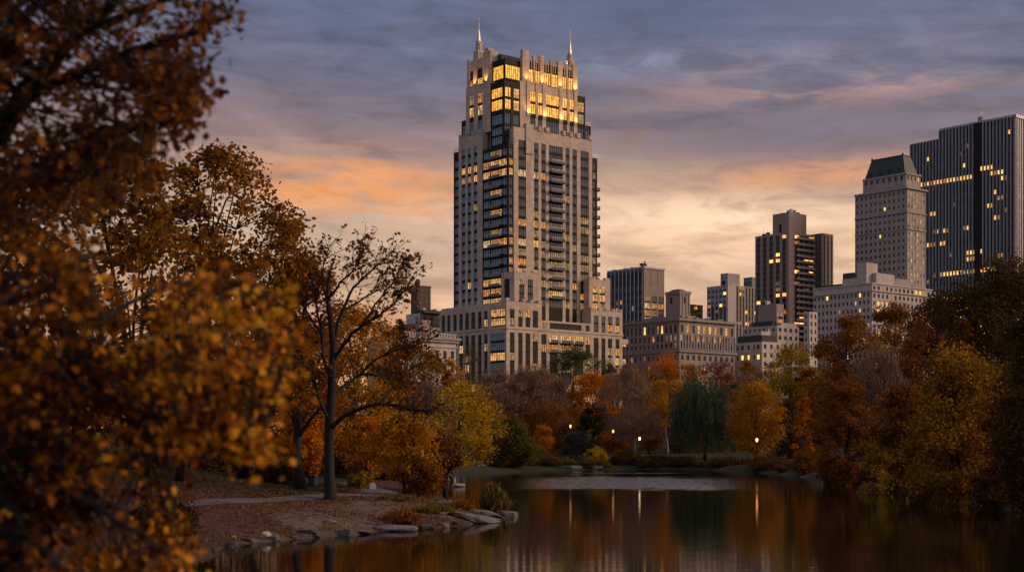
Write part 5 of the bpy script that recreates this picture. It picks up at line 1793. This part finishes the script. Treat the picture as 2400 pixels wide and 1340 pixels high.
def near_tree(name, label, base, trunk, limbs, polys, n, Dr, pal, leaf, seed, per=11, tf=None, clump=.45):
    rng = np.random.default_rng(seed)
    b = np.array([base[0], base[1], gz(*base)])
    root = thing(name, label, 'tree', tuple(b), 0)
    mb = MB()
    T = np.array([[0, 0, -.2], [.02, 0, .5], [.05, .05, 2], [.0, .1, 4], [-.1, .2, 6.5], [0, .3, 9], [.1, .3, 11.5]])
    mb.tube(T, np.array([1.5, 1.05, .95, .85, .7, .45, .12]) * trunk, 'bark_dark', 12)
    S_ = []
    for pts, r0, r1, d0, d1 in limbs:
        k = len(pts)
        P = np.array([at(x, y, d0 + (d1 - d0) * i / (k - 1)) for i, (x, y) in enumerate(pts)]) - b
        t = np.linspace(0, k - 1, k * 4)
        Q = np.stack([np.interp(t, np.arange(k), P[:, c]) for c in range(3)], -1)
        Q[1:-1] = (Q[:-2] + 2 * Q[1:-1] + Q[2:]) / 4
        Q[1:-1] += rng.normal(size=(len(Q) - 2, 3)) * .012
        mb.tube(Q, np.linspace(r0, r1, len(Q)), 'bark_dark', 8)
        S_.append(Q)
    S_ = np.concatenate(S_)
    pts, tint, dirs = [], [], []
    tot = sum(w for p, w in polys)
    for poly, w in polys:
        xs, ys = [p[0] for p in poly], [p[1] for p in poly]
        done = 0
        while done < n * w / tot:
            x, y = rng.uniform(min(xs), max(xs)), rng.uniform(min(ys), max(ys))
            if not inside(poly, x, y):
                continue
            # sprays gather in boughs, with dark gaps between
            if (math.sin(x * .021 + 1.7 * math.sin(y * .013 + seed)) * math.sin(y * .026 + 1.3 * math.sin(x * .011))) < -.05 and rng.random() < clump:
                continue
            done += 1
            D = rng.uniform(*Dr)
            p = at(x, y, D) - b
            q = S_[np.argmin(np.linalg.norm(S_ - p, axis=1))]
            Z = bezier(q, p, np.array([0, 0, .06]) + rng.normal(size=3) * .06, 7)
            mb.tube(Z, np.linspace(.012, .004, 7), 'bark_dark', 4, cap=False)
            d = (Z[-1] - Z[-2])
            d /= np.linalg.norm(d) + 1e-6
            m = rng.integers(per // 3, per + per // 2)
            base_t = tf(x, y, rng) if tf else rng.normal(.4, .2)
            for _ in range(m):
                o = Z[rng.integers(3, 7)] + rng.normal(size=3) * .09
                pts.append(o)
                dirs.append(d * .5 + np.array([0, 0, -.45]) + rng.normal(size=3) * .5)
                tint.append(base_t + rng.normal(0, .14))
    mb.build('trunk', root, smooth=True)
    leaves('crown', np.array(pts), rng.uniform(.45, 1.4, len(pts)) * leaf, np.array(tint), 'leaves_' + pal, rng, LEAF_LOBED, root, dirs=np.array(dirs))


near_tree('oak_tree', 'dark foreground oak branches hanging in at the upper left', (-6.4, 14.5), .34,
          [([(-420, 560), (-160, 430), (0, 320), (70, 200), (180, 80), (330, -60)], .15, .05, 14.5, 13),
           ([(30, 250), (140, 185), (300, 125), (440, 75), (540, 40)], .07, .015, 14, 12.5),
           ([(-160, 430), (40, 440), (180, 400), (320, 300), (430, 240)], .06, .012, 14.4, 13),
           ([(-100, 400), (-60, 200), (60, 40), (150, -80)], .07, .03, 14.4, 15.5),
           ([(200, 70), (330, 20), (480, -30), (600, -60)], .05, .015, 13.2, 12.5),
           ([(300, 310), (380, 250), (450, 200), (520, 120)], .03, .01, 13, 12.6)],
          [([(-500, -300), (560, -200), (565, 60), (540, 120), (470, 160), (400, 215), (300, 330), (120, 330), (0, 560), (-500, 700)], 1.0),
           ([(360, 130), (470, 150), (490, 215), (450, 300), (380, 320), (330, 250)], .14),
           ([(-100, 330), (330, 330), (420, 300), (400, 420), (300, 520), (150, 600), (-100, 620)], .22)],
          1000, (11.8, 15.5), 'oak', .085, 5, per=14, tf=lambda x, y, r: r.normal(.30, .22))
near_tree('maple_tree', 'blurred orange and gold foreground maple branches at the lower left', (-4.6, 10.6), .24,
          [([(-250, 860), (-120, 842), (0, 835), (120, 850), (250, 830), (380, 800), (520, 760)], .075, .014, 10.6, 11),
           ([(60, 845), (200, 905), (350, 965), (480, 1005), (600, 1040)], .035, .01, 10.6, 10.2),
           ([(-250, 900), (-50, 1000), (90, 1100), (240, 1200), (380, 1290)], .06, .012, 10.5, 9.6),
           ([(120, 850), (210, 765), (330, 695), (470, 650), (590, 660)], .035, .01, 10.7, 11.6),
           ([(-100, 845), (-20, 720), (100, 640), (220, 600)], .045, .012, 10.7, 12),
           ([(-50, 1000), (-10, 1120), (60, 1250), (150, 1330)], .04, .012, 10.4, 9.4)],
          [([(-400, 560), (120, 560), (330, 610), (560, 640), (640, 690), (600, 745), (540, 800), (600, 870), (560, 930), (500, 1000), (300, 1090), (260, 1180), (330, 1240), (450, 1300), (440, 1400), (-400, 1500)], 1.0),
           ([(420, 930), (560, 960), (660, 1070), (560, 1050), (470, 1080), (420, 1150), (380, 1060)], .07),
           ([(560, 610), (690, 680), (720, 900), (640, 920), (560, 800)], .03)],
          1050, (9.3, 12.4), 'maple', .072, 6, per=15, tf=lambda x, y, r: r.normal(.40 + .24 * (x > 360) - .14 * (x < 150), .30), clump=.93)
# ------------------------------------------------------------------ small things
def lamp_mat(name, c, s):
    m, N, bs = mat_base(name)
    bs.inputs['Base Color'].default_value = (.8, .75, .65, 1)
    bs.inputs['Emission Color'].default_value = (*c, 1)
    bs.inputs['Emission Strength'].default_value = s
    return m


lamp_mat('lamp_glow_warm', (1.0, .44, .10), 3.2)
lamp_mat('lamp_glow_dim', (1.0, .44, .10), 1.6)
lamp_mat('lamp_glow_white', (1.0, .64, .34), 3.2)


def park_lamp(label, px, py, D, mat):
    X = (px - 1200) / F * D
    z0 = gz(X, D)
    h = EYE + (HZ - py) / F * D - z0
    t = thing('park_lamp', label, 'lamp', (X, D, z0), 0, 'lit park lamps on the far bank')
    mb = MB()
    mb.lathe(0, 0, [(.30, -.2), (.30, .12), (.24, .2), (.22, .5), (.14, .62), (.10, .9), (.075, 1.3), (.06, h - .55), (.10, h - .5), (.10, h - .42), (.05, h - .38)], 'iron_black', 12)
    mb.build('post', t, smooth=True)
    mb = MB()
    mb.lathe(0, 0, [(.10, h - .38), (.16, h - .28), (.215, h - .08), (.22, h + .08), (.19, h + .2), (.12, h + .28)], mat, 14)
    mb.build('globe', t, smooth=True)
    mb = MB()
    mb.lathe(0, 0, [(.13, h + .281), (.15, h + .31), (.10, h + .38), (.03, h + .46), (.02, h + .58)], 'iron_black', 12)
    mb.build('cap', t, smooth=True)


park_lamp('amber lit lamp left of the small dark leafless tree', 1337, 998, 293, 'lamp_glow_dim')
park_lamp('small warm lit lamp left of the pale limbed trunk', 1437, 1010, 296, 'lamp_glow_dim')
park_lamp('white lit lamp right of the pale limbed trunk', 1499, 1027, 291, 'lamp_glow_white')
park_lamp('yellow lit lamp nearest the right bank under the amber tree', 1774, 1030, 251, 'lamp_glow_warm')


# rocks: displaced, flattened lumps
def rock(name, label, px, py, w, d, h, tilt, seed, mat='rock', group=None, rz=0.0, sink=.35):
    rng = np.random.default_rng(seed)
    p = ground_at(px, py)
    import bmesh
    bm = bmesh.new()
    bmesh.ops.create_cube(bm, size=2)
    bmesh.ops.subdivide_edges(bm, edges=bm.edges[:], cuts=17, use_grid_fill=True)
    K = rng.normal(size=(9, 3)) * np.array([2.2, 2.2, 1.2])
    ph = rng.uniform(0, 6, 9)
    pl = rng.normal(size=(9, 3)) * np.array([1, 1, .45])
    pl /= np.linalg.norm(pl, axis=1, keepdims=True)
    of = rng.uniform(.62, .95, 9)
    for v in bm.verts:
        c = np.array(v.co)
        c = c / (np.abs(c) ** 5).sum() ** .2                # boxy, rounded
        for q, f in zip(pl, of):                             # broken faces
            e = c @ q - f
            if e > 0:
                c = c - q * e * .94
        n1 = sum(math.sin(k @ c + f) for k, f in zip(K, ph)) / 5
        n2 = sum(math.sin(3.1 * (k @ c) + 2 * f) for k, f in zip(K, ph)) / 16
        n3 = sum(math.sin(9.3 * (k @ c) + 3 * f) for k, f in zip(K, ph)) / 50
        c = c * (1 + .09 * n1 + .10 * n2 + .12 * n3)
        x, y, z = c[0] * w / 2, c[1] * d / 2, c[2] * h / 2
        v.co = (x, y, z + tilt * x)
    me = bpy.data.meshes.new(name)
    bm.to_mesh(me)
    bm.free()
    me.materials.append(MATS[mat])
    o = bpy.data.objects.new(name, me)
    col.objects.link(o)
    o.location = (p[0], p[1], max(p[2], -.05) + h * (.5 - sink))
    o.rotation_euler = (0, 0, rz)
    return tag(o, label, 'rock', group)


stone_mat('rock', (.175, .152, .142), (.060, .052, .050), 1.6, joints=False)
stone_mat('rock_dark', (.115, .095, .085), (.045, .038, .034), 2.0, joints=False)
stone_mat('rock_pale', (.40, .36, .34), (.22, .195, .185), 2.0, joints=False)
GR = 'rocks along the left bank'
rock('rock_slab', 'largest tilted grey slab sliding into the water at the bank tip', 1118, 1222, 3.0, 2.4, .62, -.16, 1, group=GR, rz=.3)
rock('rock_slab', 'long grey slab just above the largest tilted slab', 1085, 1212, 2.7, 1.7, .46, -.13, 2, group=GR, rz=.2)
rock('rock_slab', 'grey slab beyond the tilted slabs beside the reeds', 1140, 1208, 2.2, 2.0, .5, -.1, 3, group=GR, rz=-.2)
rock('rock', 'low dark rock at the very tip of the bank', 1192, 1207, 1.6, 1.1, .42, -.05, 4, group=GR)
rock('rock_slab', 'flat grey ledge at the water left of the tilted slabs', 925, 1240, 2.6, 1.2, .34, -.03, 5, group=GR)
rock('rock_slab', 'pale flat outcrop on the slope under the yellow leaning tree', 1065, 1182, 2.6, 2.4, .4, -.05, 6, group=GR)
rock('boulder', 'small pale boulder on the near shore', 621, 1257, .62, .5, .42, 0, 7, 'rock_pale', GR)
rock('boulder', 'tiny pale stone left of the small pale boulder', 548, 1262, .34, .3, .22, 0, 8, 'rock_pale', GR)
rock('boulder', 'pale rounded rock behind the yellow leaning trunk', 1072, 1158, 1.7, 1.2, .65, 0, 9, 'rock_pale', GR)
rock('rock', 'dark stone on the bare slope above the russet brush', 772, 1226, .8, .6, .3, 0, 10, group=GR)
rock('rock', 'grey rock on the far shore below the small dark leafless tree', 1340, 1098, 4.2, 2, .9, 0, 11, group='rocks on the far shore')
rock('rock', 'pale grey rock on the far shore below the yellow shrub', 1398, 1098, 3.2, 2, .9, 0, 12, group='rocks on the far shore')
rock('rock', 'mossy grey rock on the bank between yellow shrub and brown bramble', 1440, 1078, 3.2, 2, 1.2, 0, 13, group='rocks on the far shore')
rock('rock', 'dim rock under the rust drooping tree on the right shore', 1918, 1112, 2.6, 1.8, .9, 0, 14, group='rocks on the far shore')

# a scatter of low stones where the bank meets the water
R5 = random.Random(9)
SHORE = [(500, 1292), (540, 1281), (585, 1272), (640, 1266), (690, 1261), (745, 1258), (800, 1253), (850, 1249), (900, 1246), (960, 1240), (1000, 1238), (1040, 1234), (1180, 1212), (1205, 1206), (1160, 1228), (1060, 1226), (880, 1238), (720, 1248)]
for n_, (px_, py_) in enumerate(SHORE):
    w_ = R5.uniform(.35, 1.3)
    rock('stone', 'low dark stone at the edge of the left bank water', px_, py_ - R5.uniform(0, 5), w_, w_ * R5.uniform(.5, .9), w_ * R5.uniform(.22, .4), R5.uniform(-.12, .05), 40 + n_, 'rock_dark', 'stones along the water edge', R5.uniform(0, 6), .52)


def litter_bin():
    p = ground_at(734, 1146)
    t = thing('litter_bin', 'dark navy litter bin on short legs beside the path', 'bin', tuple(p), .3)
    mb = MB()
    n = 22
    mb.lathe(0, 0, [(.30, .30), (.34, .34), (.37, .95), (.40, 1.0), (.40, 1.06)], 'bin_blue', n)
    mb.build('body', t, smooth=False)
    mb = MB()
    mb.lathe(0, 0, [(.41, 1.063), (.42, 1.12), (.28, 1.22), (.10, 1.26)], 'iron_black', n)
    mb.build('lid', t, smooth=True)
    for a in (.5, 2.6, 4.7):
        mb = MB()
        x, y = .28 * math.cos(a), .28 * math.sin(a)
        mb.tube([(x, y, .36), (x * 1.15, y * 1.15, -.06)], [.035, .035], 'iron_black', 6)
        mb.build('leg', t)


plain_mat('bin_blue', (.010, .014, .030), .6)
litter_bin()


def white_sign():
    p = ground_at(874, 1149)
    t = thing('small_sign', 'small rounded white sign on a stub post at the path bend', 'sign', tuple(p), .1)
    mb = MB()
    k = mb.mat('sign_white')
    for y in (-.035, .035):
        mb.v += [(.26 * math.cos(a), y, .42 + .26 * math.sin(a)) for a in np.linspace(0, math.pi, 13)] + [(-.26, y, .12), (.26, y, .12)]
    n = 15
    mb.f.append(tuple(range(n)))
    mb.f.append(tuple(range(2 * n - 1, n - 1, -1)))
    for i in range(n):
        j = (i + 1) % n
        mb.f.append((i, i + n, j + n, j))
    mb.mi += [k] * (n + 2)
    mb.build('panel', t)
    mb = MB()
    mb.box(-.06, .06, -.03, .03, -.15, .118, 'iron_black')
    mb.build('post', t)


plain_mat('sign_white', (.75, .74, .74), .6, var=.08)
white_sign()


# fallen leaves, dry grass: too many to count
def litter():
    rng = np.random.default_rng(3)
    n = 75000
    x = rng.uniform(-27, 1.5, n)
    y = rng.uniform(62, 118, n)
    d = sd_pond(x, y)
    k = (d > .05) & (rng.random(n) < .25 + .6 * (np.sin(x * .9 + 2 * np.sin(y * .5)) > .1) + .5 * (d < .8))
    x, y = x[k], y[k]
    near = np.full(len(x), 99.)
    for a, b in zip(PATH[:-1], PATH[1:]):
        a, b = np.array(a, float), np.array(b, float)
        t = np.clip(((x - a[0]) * (b - a)[0] + (y - a[1]) * (b - a)[1]) / ((b - a) @ (b - a)), 0, 1)
        near = np.minimum(near, np.hypot(x - a[0] - t * (b - a)[0], y - a[1] - t * (b - a)[1]))
    k = (near > 1.9) | (rng.random(len(x)) < .30)
    x, y, near = x[k], y[k], near[k]
    P = np.stack([x, y, ground_z(x, y) + .025 + np.where(near < 1.9, .085, 0)], -1)
    dr = rng.normal(size=P.shape)
    dr[:, 2] *= .15
    o = leaves('fallen_leaves', P, rng.uniform(.08, .19, len(P)), rng.random(len(P)), 'leaves_litter', rng, LEAF_DIAMOND * np.array([1.3, 1, 1]), None, up=3.0, dirs=dr)
    tag(o, 'brown and orange fallen leaves strewn over the left bank', 'leaf litter', kind='stuff')
    n = 16000
    x = rng.uniform(-30, -13, n)
    y = rng.uniform(100, 128, n)
    P = np.stack([x, y, ground_z(x, y)], -1)
    d = np.tile(np.array([[0, 0, 1.0]]), (n, 1))
    o = leaves('grass', P, rng.uniform(.10, .24, n), rng.random(n), 'leaves_lawn', rng, LEAF_STRAP, None, dirs=d)
    tag(o, 'dull autumn grass of the left lawn', 'grass', kind='stuff')
    # ragged dry grass along the water line and in tufts on the slope
    n = 26000
    x, y = rng.uniform(-16, 1.5, n), rng.uniform(60, 112, n)
    d = sd_pond(x, y)
    tuft = np.sin(x * 2.3 + np.sin(y * 1.1)) * np.sin(y * 1.3 + 1.4 * np.sin(x * .9))
    k = (d > .25) & (((d < 1.6) & (tuft > .15)) | ((d < 9) & (tuft > .72)))
    x, y = x[k], y[k]
    P = np.stack([x, y, ground_z(x, y) - .02], -1)
    dd = np.tile(np.array([[0, 0, 1.0]]), (len(P), 1)) + rng.normal(size=(len(P), 3)) * .25
    o = leaves('dry_grass', P, rng.uniform(.16, .46, len(P)), rng.random(len(P)), 'leaves_reed', rng, LEAF_STRAP * np.array([.55, 1, 1]), None, dirs=dd)
    tag(o, 'ragged dry grass tufts along the left bank water line', 'dry grass', kind='stuff')
    # floating leaves on the pond
    n = 160
    x, y = rng.uniform(-12, 30, n), rng.uniform(50, 150, n)
    k = sd_pond(x, y) < -.6
    P = np.stack([x[k], y[k], np.full(k.sum(), .012)], -1)
    dr = rng.normal(size=P.shape)
    dr[:, 2] = 0
    o = leaves('floating_leaves', P, rng.uniform(.08, .16, len(P)), rng.random(len(P)), 'leaves_litter', rng, LEAF_DIAMOND * np.array([1.3, 1, .2]), None, up=30, dirs=dr)
    tag(o, 'few leaves floating on the dark pond', 'floating leaves', kind='stuff')


PAL['litter'] = [(.09, .035, .018), (.20, .075, .035), (.28, .13, .06), (.15, .06, .035)]
PAL['lawn'] = [(.030, .032, .012), (.050, .048, .018), (.075, .060, .024), (.10, .065, .028)]
for k_ in ('litter', 'lawn'):
    leaf_mat(k_, PAL[k_], .15)
litter()
